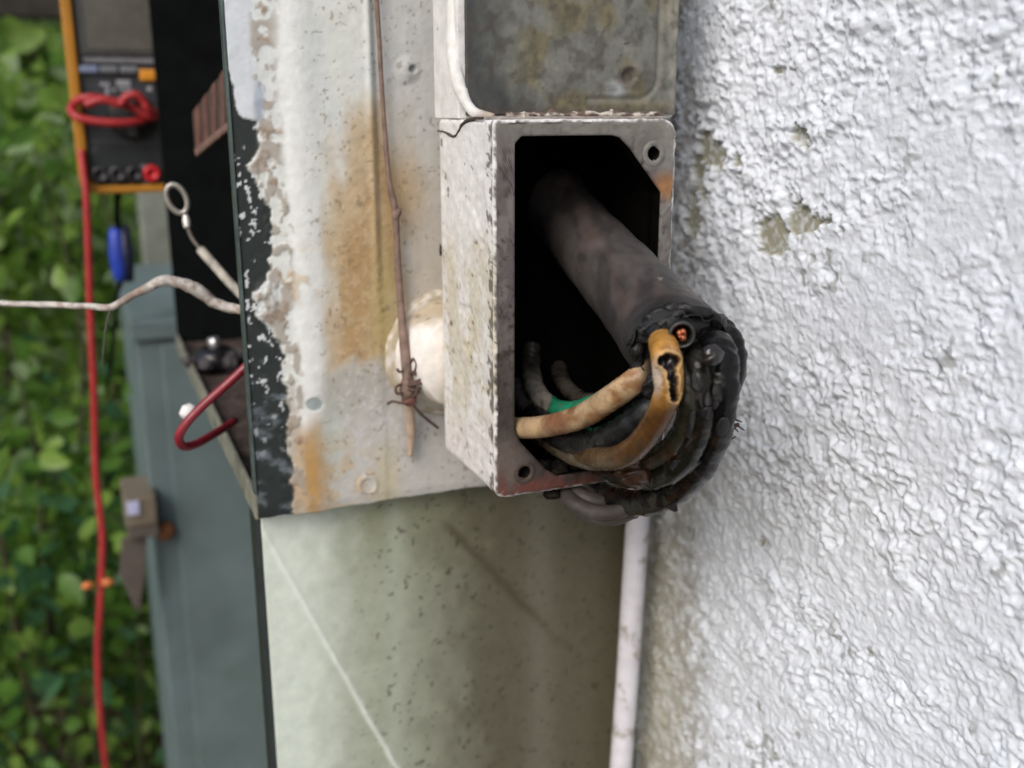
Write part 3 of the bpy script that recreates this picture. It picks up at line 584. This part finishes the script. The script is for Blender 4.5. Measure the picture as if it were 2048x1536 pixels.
def flake(c0_, u_, w_, n_, su, sw, curl, seed, m, name='char_flake'):
    """thin torn scrap of burnt insulation, curled, with real thickness"""
    k = 9; g = np.linspace(-1, 1, k); A_, B_ = np.meshgrid(g, g, indexing='ij'); rr_ = 1-.35*fbm(A_*1.5+seed*3.1+9, B_*1.5+seed+9, 3, seed); r2 = np.hypot(A_, B_)
    lim = np.where(r2 > 1, 1/np.maximum(r2, 1e-6), 1)*rr_
    P_ = np.array(c0_)+(A_*lim*su)[..., None]*u_+(B_*lim*sw)[..., None]*w_+((A_**2*curl+.25*curl*(fbm(A_*2+9, B_*2+seed+9, 3, seed)-.5)))[..., None]*n_
    P_ = P_.reshape(-1, 3); Vv = np.vstack([P_, P_-n_*.0005]); i_ = np.arange(k*k).reshape(k, k); Fq_ = []
    for x_ in range(k-1):
        for y_ in range(k-1):
            q_ = [int(i_[x_, y_]), int(i_[x_+1, y_]), int(i_[x_+1, y_+1]), int(i_[x_, y_+1])]; Fq_ += [tuple(q_), tuple(v_+k*k for v_ in q_[::-1])]
    ring_ = np.concatenate([i_[:, 0], i_[-1, 1:], i_[-2::-1, -1], i_[0, -2:0:-1]]); nr_ = len(ring_)
    Fq_ += [(int(ring_[x_]), int(ring_[x_]+k*k), int(ring_[(x_+1) % nr_]+k*k), int(ring_[(x_+1) % nr_])) for x_ in range(nr_)]
    return mesh(name, Vv, Fq_, m, cc)
m_flk = mat('char_scrap', (.010, .0095, .010), .38, 200, .5, .8, 260, .0012, spec=.35)
rf = np.random.default_rng(3)
for k in range(22):
    q_ = -.6+k*.30+rf.normal(0, .08); rad_ = uu*cos(q_)+ww*sin(q_); tan_ = -uu*sin(q_)+ww*cos(q_); o_ = axis*.7+rad_*rf.uniform(-.3, .5); o_ /= np.linalg.norm(o_); nn_ = np.cross(o_, tan_)
    flake(np.array(jp[-1])+rad_*(.0172+rf.normal(0, .001))+axis*rf.uniform(-.003, .003), tan_, o_, nn_, rf.uniform(.003, .006), rf.uniform(.003, .0065), rf.normal(0, .0015), k % 12, m_flk)
# scorched skin lifting off the black conductors
for k in range(44):
    L_ = (((1440, 740, .309), (1442, 800, .305), (1432, 860, .308), (1405, 925, .320), (1345, 985, .340), (1285, 1002, .366)), ((1396, 745, .3105), (1400, 806, .306), (1392, 870, .3095), (1352, 932, .321), (1300, 952, .345)), ((1462, 700, .333), (1466, 750, .331), (1450, 815, .333), (1430, 880, .340), (1400, 940, .35)))[k % 3]
    f_ = rf.random()*(len(L_)-1.01); a_ = int(f_); P0, P1 = onY(*L_[a_]), onY(*L_[a_+1]); c_ = P0*(1-f_+a_)+P1*(f_-a_); d_ = (P1-P0)/np.linalg.norm(P1-P0)
    n_ = -fw+rt*rf.normal(.25, .55)+up*rf.normal(0, .3); n_ /= np.linalg.norm(n_); w_ = np.cross(d_, n_); w_ /= np.linalg.norm(w_); n2_ = np.cross(w_, d_)
    flake(c_+w_*rf.normal(0, .003), w_, d_, -n2_, rf.uniform(.0018, .0036), rf.uniform(.0025, .006), rf.uniform(.0006, .0022), k % 12, m_flk)
for k in range(10):
    p_ = onY(rf.uniform(1405, 1450), rf.uniform(820, 900), .337); e_ = p_+rt*rf.uniform(.004, .012)+up*rf.uniform(-.004, .006)-fw*rf.uniform(0, .004)
    tube('burnt_fibre', [p_, (p_+e_)/2+up*rf.normal(0, .0015), e_], [.0006, .0005, .0002], m_flk, cc, seg=6, n=4)
def tanc(V, t, a, px, py):
    c = np.ones((len(V), 3))*[.44, .31, .18]; n = fbm(px/22, py/22, 4, 3); c = mixc(c, (.25, .12, .05), .85*sstep(.42, .60, n)*sstep(1060, 1120, px)); c = mixc(c, (.22, .09, .045), .8*blob(px, py, 1112, 848, 26, 24, .5))
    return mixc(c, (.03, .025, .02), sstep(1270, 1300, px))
cond('conductor', [(1340, 705, .352), (1312, 730, .338), (1272, 760, .336), (1222, 796, .346), (1165, 832, .366), (1105, 850, .392), (1050, 856, .413), (1012, 852, .43), (985, 840, .45)], [.0042, .0046, .0050, .0052, .0052, .0050, .0050, .005, .005], tanc, n=14, lump=.03)
def amb(V, t, a, px, py):
    c = np.ones((len(V), 3))*[.46, .23, .05]; n = fbm(px/20, py/20, 4, 6); c = mixc(c, (.042, .017, .006), .95*sstep(770, 835, py+30*(n-.5)))
    c = mixc(c, (.55, .47, .40), .85*blob(px, py, 1314, 752, 12, 36, .5)); c = mixc(c, (.10, .045, .014), .5*sstep(820, 880, py+40*(n-.5))*sstep(.36, .55, n+.08))
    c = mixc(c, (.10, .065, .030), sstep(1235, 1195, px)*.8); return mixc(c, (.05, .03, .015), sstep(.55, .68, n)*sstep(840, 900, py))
# nicked conductor: insulation split open in a long ragged gash
ap = [(1318, 672, .344), (1324, 684, .328), (1332, 712, .313), (1336, 748, .3075), (1335, 788, .307), (1308, 848, .313), (1264, 900, .326), (1210, 918, .350), (1155, 898, .395), (1100, 860, .45)]
SG = 96
V, Fc, t, a = tube_vf(pxpath(ap), [.0046, .0052, .0056, .0056, .0050, .0048, .0048, .0048, .0048, .0048], seg=SG, n=34, lump=.03)
px, py = proj(V); c = amb(V, t, a, px, py); zc = (V-CAM) @ fw
front = zc < np.repeat(zc.reshape(-1, SG).mean(1), SG)+.0012
wx = px+9*(fbm(px/9, py/9, 3, 2)-.5); wy = py+12*(fbm(px/10+9, py/10, 3, 3)-.5)
def gash(g_, sf): return np.maximum(blob(wx, wy, 1338, 722, 21+g_, 18+g_, sf), np.maximum(blob(wx-.10*(wy-750), wy, 1345, 755, 11+g_, 36+g_, sf), blob(wx, wy, 1349, 790, 9+g_, 14+g_, sf)))*front
g1 = gash(0, .12); rim = np.clip(gash(7, .25)-g1, 0, 1)
V = V+fw*(g1*.0072)[:, None]-fw*(rim*.0012)[:, None]
c = mixc(c, (.12, .05, .018), .75*gash(15, .7)*sstep(.40, .62, fbm(px/8, py/8, 4, 7))); c = mixc(c, (.010, .008, .010), sstep(.15, .5, g1)); c = mixc(c, (.56, .36, .16), .8*rim)
mesh('conductor', V, Fc, cv, cc, cols=c)['label'] = 'amber conductor with a black gash through its insulation'
blobmesh('melted_tar', onY(1342, 742, .3098), (.0028, .002, .0055), mat('wet_tar_drop', (.01, .008, .012), .12), cc, 9, .35)
def wg(V, t, a, px, py):
    c = np.ones((len(V), 3))*[.34, .31, .26]; c = mixc(c, (.02, .24, .13), sstep(1096, 1100, px+.35*(py-810)))
    c = mixc(c, (.02, .018, .016), .95*sstep(775, 725, py+20*(fbm(px/12, py/12, 3, 2)-.5))); return mixc(c, (.10, .08, .06), .6*sstep(.62, .7, fbm(px/7, py/7, 3, 3)))  # wire darkens upward: gloom inside the fitting painted into its colour
cond('conductor', [(1064, 690, .482), (1062, 718, .478), (1064, 750, .470), (1075, 786, .455), (1104, 814, .437), (1150, 822, .417), (1210, 800, .392), (1280, 755, .362), (1320, 720, .348)], [.0048]*9, wg)
cond('conductor', [(1118, 735, .482), (1120, 750, .475), (1130, 772, .460), (1165, 800, .44), (1215, 800, .41), (1275, 760, .375)], .0042, flat((.07, .06, .05)))
cond('conductor', [(1030, 760, .49), (1052, 810, .462), (1085, 838, .44), (1130, 850, .42)], .0042, flat((.10, .085, .08)))
cond('conductor', [(1345, 745, .338), (1312, 800, .336), (1255, 858, .345), (1190, 884, .37), (1120, 870, .405), (1070, 830, .45)], .0062, flat((.012, .013, .014)))
cond('conductor', [(1300, 850, .345), (1255, 905, .352), (1190, 918, .375), (1120, 895, .41), (1060, 850, .455)], .0050, flat((.10, .08, .055)))
# exposed copper, melted tar and blisters
cop = mat('copper', (.50, .17, .085), .42, 90, .3, .3, 300, metal=.85)
ca = np.array(onY(1356, 652, .345)); cbp = np.array(onY(1366, 674, .312))
lathe('insulation_cuff', [(-.006, .0048), (.028, .0050), (.0325, .0048), (.0318, .0038), (.022, .0034), (.0218, .0001)], ca, cbp-ca, mat('singed_cuff', (.018, .022, .022), .35, 90, .4, .4, 200), cc)
for k in range(5):
    o_ = np.array([cos(k*1.26), 0, sin(k*1.26)])*.0015; tube('copper_strand', [ca+o_, cbp+o_*random.uniform(.3, 1.1)-(cbp-ca)*random.uniform(.03, .22)], [.0012, random.uniform(.0006, .0013)], cop, cc, seg=8)
blobmesh('melted_tar', onY(1376, 738, .326), (.011, .006, .011), m_char, cc, 2, .5)
blobmesh('melted_tar', onY(1425, 712, .307), (.0042, .003, .0040), mat('wet_tar', (.014, .012, .012), .1), cc, 4, .2)
blobmesh('melted_tar', onY(1308, 770, .331), (.0042, .004, .0060), m_char, cc, 5, .4)
blobmesh('melted_tar', onY(1322, 700, .345), (.012, .008, .010), m_char, cc, 6, .4)
blobmesh('melted_tar', onY(1285, 935, .345), (.012, .009, .007), mat('brown_tar', (.045, .020, .010), .3, 200, .5, .6, 200, .001), cc, 7, .5)
# burnt flap and stray strands at the right
fl_m = mat('burnt_insulation', (.075, .022, .013), .5, 150, .5, .6, 200, .001)
for k, (q0, q1, q2) in enumerate((((1395, 880, .345), (1435, 868, .338), (1478, 848, .335)), ((1390, 905, .345), (1430, 900, .34), (1462, 878, .337)), ((1400, 862, .34), (1440, 845, .335), (1470, 820, .335)), ((1392, 893, .342), (1425, 886, .335), (1455, 862, .333)))):
    tube('burnt_strip', pxpath([q0, q1, q2]), [.0036-.0006*k, .0026-.0005*k, .0007], fl_m, cc, seg=8, lump=.4)
# loose tape loops sagging below
tape = mat('grey_tape', (.055, .047, .043), .5, 90, .4, .4, 200, .0008)
for k, L in enumerate(([(1120, 960, .43), (1140, 1000, .41), (1190, 1026, .395), (1245, 1020, .38), (1300, 985, .365)], [(1110, 940, .44), (1150, 985, .415), (1205, 1006, .40), (1265, 1000, .38)], [(1125, 970, .425), (1160, 1018, .405), (1215, 1036, .39), (1270, 1022, .378)])):
    tube('tape_loop', pxpath(L), [.0032, .0038, .004, .0036, .003][:len(L)], tape, cc, seg=14, lump=.12)
# ash and crud under the opening
ra = np.random.default_rng(8)
for k in range(9):
    blobmesh('ash_lump', onY(ra.uniform(1085, 1150), ra.uniform(925, 985), ra.uniform(.414, .43)), ra.uniform(.002, .0055, 3), mat('ash%d' % k, (.016, .014, .011), .95, 200, .6, .8, 250, .001, spec=.1), cc, k, .6, nu=20, nv=12, fq=5)

# ================================================================== DEAD VINE
dv_ = empty('dead_vine', onY(820, 905, YP-.006), 'dry brown vine stem with curled tendrils clinging to the cabinet side', 'vine')
m_stem = mat('dry_stem', (.20, .135, .11), .8, 200, .4, .6, 400, .0006)
yv = YP-.0035
tube('stem', pxpath([(745, -120, yv), (757, 60, yv), (763, 170, yv), (770, 270, yv), (778, 360, yv), (791, 430, yv-.001), (795, 520, yv-.001), (802, 620, yv-.004), (811, 715, yv-.013), (816, 770, yv-.013), (819, 800, yv-.010)]), [.0012, .0012, .0012, .0013, .0014, .0019, .0018, .0020, .0026, .0030, .0024], m_stem, dv_, seg=12, lump=.2)
tube('dry_tail', pxpath([(817, 790, yv-.006), (820, 830, yv-.004), (822, 870, yv-.002), (820, 912, yv-.001)]), [.0030, .0027, .0026, .0016], mat('pale_stem', (.42, .32, .24), .8, 150, .3), dv_, seg=12, lump=.15)
tube('spur', pxpath([(790, 436, yv-.001), (796, 426, yv-.003), (799, 418, yv-.004)]), [.002, .0018, .0010], m_stem, dv_, seg=10)
m_ten = mat('tendril', (.09, .05, .042), .7, 200, .3)
ty = yv-.015
for L in ([(812, 742, ty), (828, 744, ty-.003), (833, 728, ty-.004), (826, 718, ty-.002), (818, 730, ty)], [(815, 752, ty), (822, 764, ty-.003), (838, 760, ty-.005), (848, 752, ty-.005), (840, 744, ty-.004), (826, 750, ty-.003)], [(818, 775, ty), (805, 768, ty), (792, 775, ty-.002), (794, 787, ty-.003), (804, 786, ty-.002)], [(812, 738, ty), (800, 744, ty), (794, 738, ty)], [(815, 770, ty-.003), (832, 768, ty-.005), (845, 766, ty-.005)], [(816, 778, ty-.003), (830, 780, ty-.004), (842, 776, ty-.003)], [(818, 800, ty), (805, 806, ty+.001), (785, 803, ty+.004), (775, 808, ty+.006)], [(818, 795, ty), (830, 790, ty-.002), (840, 782, ty-.002)], [(822, 800, ty), (836, 822, ty+.002), (858, 842, ty+.006), (876, 856, ty+.008)]):
    tube('tendril', pxpath(L), .00075, m_ten, dv_, seg=8)
blobmesh('node', onY(815, 775, ty+.001), (.0042, .0035, .0065), m_stem, dv_, 1, .3, nu=20, nv=12); blobmesh('node', onY(818, 798, ty+.002), (.004, .0035, .004), mat('red_node', (.17, .07, .055), .7), dv_, 2, .3, nu=20, nv=12)

# ================================================================== FAR GREY CABINET, POST, BRACKET
m_gc = mat('slate_grey_paint', (.125, .172, .18), .5, 14, .2, .15, 120, blotch=(.105, .148, .135), blscale=9, blthr=.56, speck=(.16, .15, .13), sscale=45, sthr=.72)
YG = 1.08; gx0 = onY(300, 990, YG)[0]; gz1 = onY(270, 640, YG)[2]
gc = empty('pedestal_cabinet', (gx0+.13, YG+.2, 0), 'slate grey steel pedestal cabinet standing behind the open cabinet', 'cabinet')
box('body', gx0, XW-.006, YG, YG+.40, 0, gz1-.022, m_gc, gc, .003)
box('lid', gx0-.004, XW-.005, YG-.008, YG+.405, gz1-.021, gz1, m_gc, gc, .003)
dx0 = onY(322, 720, YG)[0]
box('door', dx0+.001, XW-.02, YG-.006, YG-.0005, .08, gz1-.027, m_gc, gc, .0015)
o = lathe('rusty_latch', [(-.008, .009), (0, .010), (.003, .008)], onY(329, 1060, YG-.008), (0, 1, 0), mat('latch_rust', (.22, .085, .03), .8, 120, .4), gc); o.scale = (1, 1, 1)
box('hinge', dx0-.004, dx0+.004, YG-.009, YG-.003, .2, .26, m_gc, gc, .001)
tube('post_foot', [(.2, YG+.1, gz1), (.2, YG+.1, gz1+.01)], .02, m_gc, gc)
ps = empty('steel_post', (onY(315, 600, 1.2)[0], 1.2, 0), 'weathered grey square post behind the multimeter', 'post')
x_a, x_b = onY(286, 480, 1.52)[0], onY(360, 480, 1.52)[0]
m_post = mat('weathered_post', (.20, .22, .19), .8, 20, .3, .4, 90)
box('upright', x_a, x_b, 1.52, 1.60, 0, 1.9, m_post, ps, .004)
box('shade_board', x_a-.25, x_b+.05, 1.605, 1.64, 1.42, 1.55, mat('painted_shade', (.035, .03, .025), .9, 20, .4), ps, .004)  # dark board added to stand for the shade behind the meter
bk = empty('meter_socket_bracket', onY(275, 1000, 1.05), 'tan brown metal bracket with a hanging pointed flap beside the slate cabinet', 'bracket')
m_tan = mat('tan_metal', (.17, .14, .10), .7, 60, .2, .2, 150); m_tand = mat('brown_flap', (.105, .085, .075), .7, 60, .2, .2, 150)
a0 = onY(246, 1000, 1.05); a1 = onY(318, 1066, 1.05)
box('housing', a0[0], a1[0], 1.05, 1.12, a1[2]+.010, a0[2], m_tan, bk, .002); box('lower_band', a0[0]+.001, a1[0], 1.052, 1.12, a1[2]-.004, a1[2]+.009, m_tand, bk, .001)
pf = [onY(x, y, 1.06) for x, y in ((243, 1078), (294, 1078), (290, 1150), (279, 1228), (262, 1200), (240, 1150))]
prism('flap', np.array([(p[0], p[2]) for p in pf]), 1.06, 1.066, m_tand, bk, .0008)
q0 = onY(252, 1005, 1.048); q1 = onY(280, 1028, 1.048); box('lavender_label', q0[0], q1[0], 1.0475, 1.0496, q1[2], q0[2], mat('lavender_sticker', (.50, .52, .75), .5), bk, .0004)

# ================================================================== MULTIMETER
YM = 1.0
mb = onY(166, 388, YM); zb = mb[2]; xl = mb[0]-.002; xr = xl+.101; zt = zb+.205
mm = empty('digital_multimeter', ((xl+xr)/2, YM+.02, zb), 'digital multimeter in a yellow rubber holster with grey face', 'multimeter')
m_yel = mat('yellow_holster', (.46, .20, .015), .5, 60, .15, .15, 200); m_dk = mat('dark_grey_plastic', (.035, .038, .045), .5, 60, .2, .1, 200); m_dk2 = mat('charcoal_plastic', (.018, .022, .024), .5)
ro = rrect(xl, xr, zb, zt, .014, 8); ri = rrect(xl+.009, xr-.009, zb+.007, zt-.009, .010, 8)
prism('holster', ro, YM-.004, YM+.04, m_yel, mm, .002, hole=ri)
prism('case', rrect(xl+.0092, xr-.0092, zb+.0072, zt-.0092, .0098, 8), YM+.001, YM+.038, m_dk, mm, .001)
mx = lambda px, y=200: onY(px, y, YM)[0]
def mz(y): return onY(230, y, YM)[2]
box('display_bezel', xl+.013, xr-.013, YM-.001, YM+.0009, mz(112), zt-.02, mat('bezel', (.06, .06, .058), .35), mm, .001)
lcd = box('display', xl+.018, xr-.018, YM-.0018, YM-.0011, mz(100), zt-.026, mat('lcd_glass', (.11, .105, .09), .25), mm, .0004)
box('trim_bar', xl+.014, xr-.012, YM-.0012, YM+.0009, mz(126), mz(116), mat('bar_grey', (.20, .20, .22), .5), mm, .0006)
for x, cl in ((184, (.22, .27, .42)), (224, (.16, .18, .20)), (264, (.17, .18, .20))):
    b_ = box('button', mx(x)-.0075, mx(x)+.0075, YM-.0035, YM+.0009, mz(147), mz(132), mat('button%d' % x, cl, .5), mm, .0015)
box('button', mx(303)-.0085, mx(303)+.0085, YM-.0035, YM+.0009, mz(162), mz(138), mat('button_yellow', (.75, .30, .02), .5), mm, .002)
for x0_, x1_, y0_, y1_ in ((203, 222, 165, 172), (212, 220, 174, 190), (236, 264, 160, 172), (296, 306, 172, 182), (226, 232, 176, 184), (240, 266, 176, 181)):
    box('dial_legend', mx(x0_), mx(x1_), YM-.0004, YM+.0009, mz(y1_), mz(y0_), mat('legend%d' % (x0_+y0_), (.30, .31, .34), .6), mm, 0)
dc = np.array([(xl+xr)/2-.002, YM+.0008, mz(232)])
kn = lathe('selector_dial', [(0, .021), (-.006, .020), (-.009, .017), (-.0092, .0001)], dc, (0, 1, 0), m_dk2, mm, seg=28)
box('dial_grip', dc[0]-.004, dc[0]+.004, YM-.014, YM-.0085, dc[2]-.018, dc[2]+.018, m_dk, kn, .001)
box('seam_line', xl+.010, xr-.010, YM-.0003, YM+.0009, mz(287), mz(284), mat('seam_dark', (.06, .062, .066), .6), mm, 0)
prism('jack_panel', rrect(xl+.014, xr-.011, mz(368), mz(292), .006, 6), YM-.0015, YM+.0009, m_dk2, mm, .0006)
for x, cl in ((200, (.03, .03, .033)), (235, (.03, .03, .033)), (269, (.02, .02, .022)), (303, (.60, .02, .03))):
    j_ = lathe('jack', [(0, .0078), (-.004, .0076), (-.005, .006), (-.0052, .004), (-.0022, .0035), (-.002, .0001)], np.array([mx(x, 348), YM-.0014, mz(348)]), (0, 1, 0), mat('jack%d' % x, cl, .4), mm, seg=20)
box('jack_legend', mx(268), mx(279), YM-.0021, YM-.0016, mz(368), mz(330), mat('jack_grey', (.13, .15, .17), .6), mm, 0)
tl = empty('red_test_lead', onY(170, 240, YM-.02), 'red rubber test lead wound round the multimeter and trailing down', 'test lead')
m_red = mat('red_lead', (.40, .028, .032), .45, 60, .15, .1)
ym = YM-.022
tube('lead_coil', pxpath([(340, 226, YM-.012), (300, 232, ym), (262, 214, ym), (215, 200, ym), (170, 196, ym), (144, 212, YM-.01), (150, 232, ym), (185, 242, ym-.003), (235, 246, ym-.004), (275, 243, ym), (300, 236, YM-.012)]), .0036, m_red, tl, seg=12)
tube('lead_coil', pxpath([(170, 210, ym-.006), (205, 200, ym-.008), (240, 208, ym-.008), (252, 194, ym-.01), (272, 190, ym-.011), (286, 202, ym-.01), (300, 220, ym-.008), (335, 234, YM-.014)]), .0035, m_red, tl, seg=12)
tube('trailing_lead', pxpath([(162, 300, YM-.006), (168, 345, YM-.009), (173, 392, YM-.011), (177, 500, YM-.01), (180, 600, YM-.008), (184, 700, YM-.006), (188, 780, YM-.004), (190, 870, YM), (192, 950, YM), (200, 1020, YM), (205, 1080, YM), (203, 1150, YM), (200, 1220, YM), (196, 1300, YM+.01), (200, 1420, YM+.02), (220, 1600, YM+.05)]), .0033, m_red, tl, seg=12)
kl = onY(196, 1172, YM-.006)
for s_ in (-1, 1): blobmesh('orange_clip', kl+np.array([s_*.009, 0, .002]), (.006, .004, .004), mat('orange_clip%d' % s_, (.6, .18, .05), .5), tl, 3+s_, .3, nu=16, nv=10)
bl = empty('blue_probe', onY(236, 540, 1.06), 'blue and black test probe hanging among the leaves on a black lead', 'test probe')
pb_ = onY(237, 510, 1.06)
lathe('handle', [(-.026, .004), (-.02, .0075), (0, .0088), (.02, .0075), (.026, .005)], pb_, (0, 0, 1), mat('blue_plastic', (.02, .055, .42), .4), bl, seg=18)
lathe('grip_sleeve', [(-.026, .0042), (0, .0072), (.028, .0048)], pb_+np.array([.0075, -.002, 0]), (0, 0, 1), mat('navy_sleeve', (.012, .018, .05), .5), bl, seg=18)
tube('lead', [pb_+[.003, 0, .024], onY(234, 440, 1.05), onY(235, 395, 1.03), onY(240, 372, 1.02)], .0028, m_blk, bl, seg=10)
tube('tip', [pb_+[0, 0, -.024], onY(232, 600, 1.06), onY(226, 690, 1.07), onY(212, 790, 1.08)], [.003, .0022, .002, .0015], m_blk, bl, seg=10)

# ================================================================== FOLIAGE
def leafmat(n, c, tr=.35): return mat(n, c, .36, 9, .55, .15, 90, .002, trans=tr)
LM = [leafmat('leaf_mid', (.14, .29, .05), .55), leafmat('leaf_bright', (.29, .46, .09), .6), leafmat('leaf_dark', (.05, .12, .02)), leafmat('leaf_pale', (.34, .46, .24), .5), leafmat('leaf_blue', (.08, .20, .09), .5)]  # the pale leaves also paint in bright glints among the foliage
def leaf_template(n=5):
    s = np.linspace(0, 1, n+1); w = .33*np.sin(pi*s**.75)**.8*(1-.15*s); V = []
    for i in range(n+1): V += [(-w[i], s[i], .12*w[i]-.12*s[i]**2), (0, s[i], -.05*(w[i] > .01)-.12*s[i]**2), (w[i], s[i], .12*w[i]-.12*s[i]**2)]
    Fq = []
    for i in range(n):
        for j in range(2): Fq.append((3*i+j, 3*i+j+1, 3*i+4+j, 3*i+3+j))
    return np.array(V), np.array(Fq)
LV, LF = leaf_template()
def leaf_cloud(cen_, size, rot):
    """cen_ n x3, size n, rot n x3x3"""
    V = np.einsum('nij,vj->nvi', rot, LV)*size[:, None, None]+cen_[:, None, :]; n = len(cen_); Fq = LF[None]+(np.arange(n)*len(LV))[:, None, None]
    return V.reshape(-1, 3), Fq.reshape(-1, 4).tolist()
def rots(n, rng, tilt=.9):
    out = np.empty((n, 3, 3))
    for i in range(n): out[i] = np.array(Euler((rng.normal(-.5, tilt), rng.normal(0, .7), rng.uniform(0, 2*pi))).to_matrix())
    return out
def shrub(name, x, y, h, r, n, mats, label, cat, seed, ls=(.014, .05), group=None, z0=.1):
    rng = np.random.default_rng(seed); o = empty(name, (x, y, 0), label, cat, group)
    m_st = mat('stem_%d' % seed, (.06, .045, .025), .9, 40, .4, .5, 80)
    k = 22; th = rng.uniform(0, 2*pi, k); rr = np.sqrt(rng.random(k))*r*.75; hz = z0+(h-z0)*rng.random(k)**.8
    cl = np.c_[x+rr*np.cos(th), y+rr*np.sin(th), hz]
    for i in range(6):
        c = cl[rng.integers(k)]; tube('stem', [(x+rng.normal(0, .04), y+rng.normal(0, .04), 0), ((x+c[0])/2+rng.normal(0, .05), (y+c[1])/2, c[2]*.5), c], [.014, .009, .004], m_st, o, seg=8, n=6)
    for mi, mm_ in enumerate(mats):
        nn = n//len(mats); ci = rng.integers(0, k, nn); sp = rng.normal(0, 1, (nn, 3))*np.array([.16, .16, .14])*r/.5
        C = cl[ci]+sp; C[:, 2] = np.clip(C[:, 2], .03, h*1.1); V, Fq = leaf_cloud(C, rng.uniform(*ls, nn), rots(nn, rng)); mesh('crown', V, Fq, LM[mm_], o, kind='stuff')
    return o
shrub('shrub', -.20, 1.95, 1.38, .34, 4000, [1, 0, 3, 1], 'bright leafy shrub hanging left of the red lead', 'shrub', 1)
shrub('shrub', .16, 2.15, 1.28, .28, 2600, [1, 3, 1, 0], 'yellow-green shrub right behind the blue probe', 'shrub', 2)
shrub('shrub', -.08, 1.75, .86, .30, 2800, [0, 0, 1, 4], 'low dark green shrub below the brown bracket', 'shrub', 3)
shrub('shrub', -.98, 2.5, 1.5, .40, 1500, [0, 2, 1], 'mid green shrub at the open end of the thicket', 'shrub', 4)
shrub('tall_bush', -.2, 3.0, 1.85, .75, 3600, [0, 1, 3], 'tall dark bush rising behind the leafy shrubs', 'bush', 5, (.06, .12))
shrub('tall_bush', .9, 3.6, 2.2, .8, 2600, [2, 0, 3], 'broad bush far behind the grey post', 'bush', 6, (.06, .12))
shrub('tall_bush', -1.6, 3.2, 2.1, .8, 2600, [0, 2, 1], 'broad bush at the far end of the thicket', 'bush', 8, (.06, .12))
# climber whose larger leaves can be told apart
cl_ = empty('climbing_vine', (-.02, 1.55, 0), 'leafy green climber trailing beside the red lead', 'climber')
rng = np.random.default_rng(21); lm_me = []
for mi in (0, 1, 3, 4):
    me = bpy.data.meshes.new('leaf'); me.from_pydata(LV.tolist(), [], LF.tolist()); me.polygons.foreach_set('use_smooth', [True]*len(me.polygons)); me.materials.append(LM[mi]); lm_me.append(me)
for s_ in range(5):
    pth = [(-.09+.05*s_, 1.62+.03*s_, 0)]+[(-.09+.05*s_+rng.normal(0, .02), 1.60+.03*s_+rng.normal(0, .02), .25*(k+1)) for k in range(4+s_ % 2)]
    tube('runner', pth, [.006]+[.004]*(len(pth)-2)+[.0015], mat('runner_bark%d' % s_, (.05, .055, .02), .9), cl_, seg=8, n=8)
    for p in crom(pth, 12)[6::3]:
        lf = bpy.data.objects.new('leaf', lm_me[rng.integers(4)]); S.collection.objects.link(lf); lf.parent = cl_
        lf.location = np.array(p)-BASE[cl_]; lf.rotation_euler = (rng.normal(-.7, .5), rng.normal(0, .4), rng.uniform(0, 6.28)); lf.scale = [rng.uniform(.03, .055)]*3
# far wood closing the view
rng = np.random.default_rng(5); n = 9000
C = np.c_[rng.uniform(-5, 4, n), rng.uniform(4.6, 6.5, n), rng.uniform(0, 3.2, n)**1.0]
V, Fq = leaf_cloud(C, rng.uniform(.10, .22, n), rots(n, rng)); fwood = mesh('far_thicket', V, Fq, LM[0], None, kind='stuff'); tag(fwood, 'mass of green leaves closing the view behind the bushes', 'thicket')
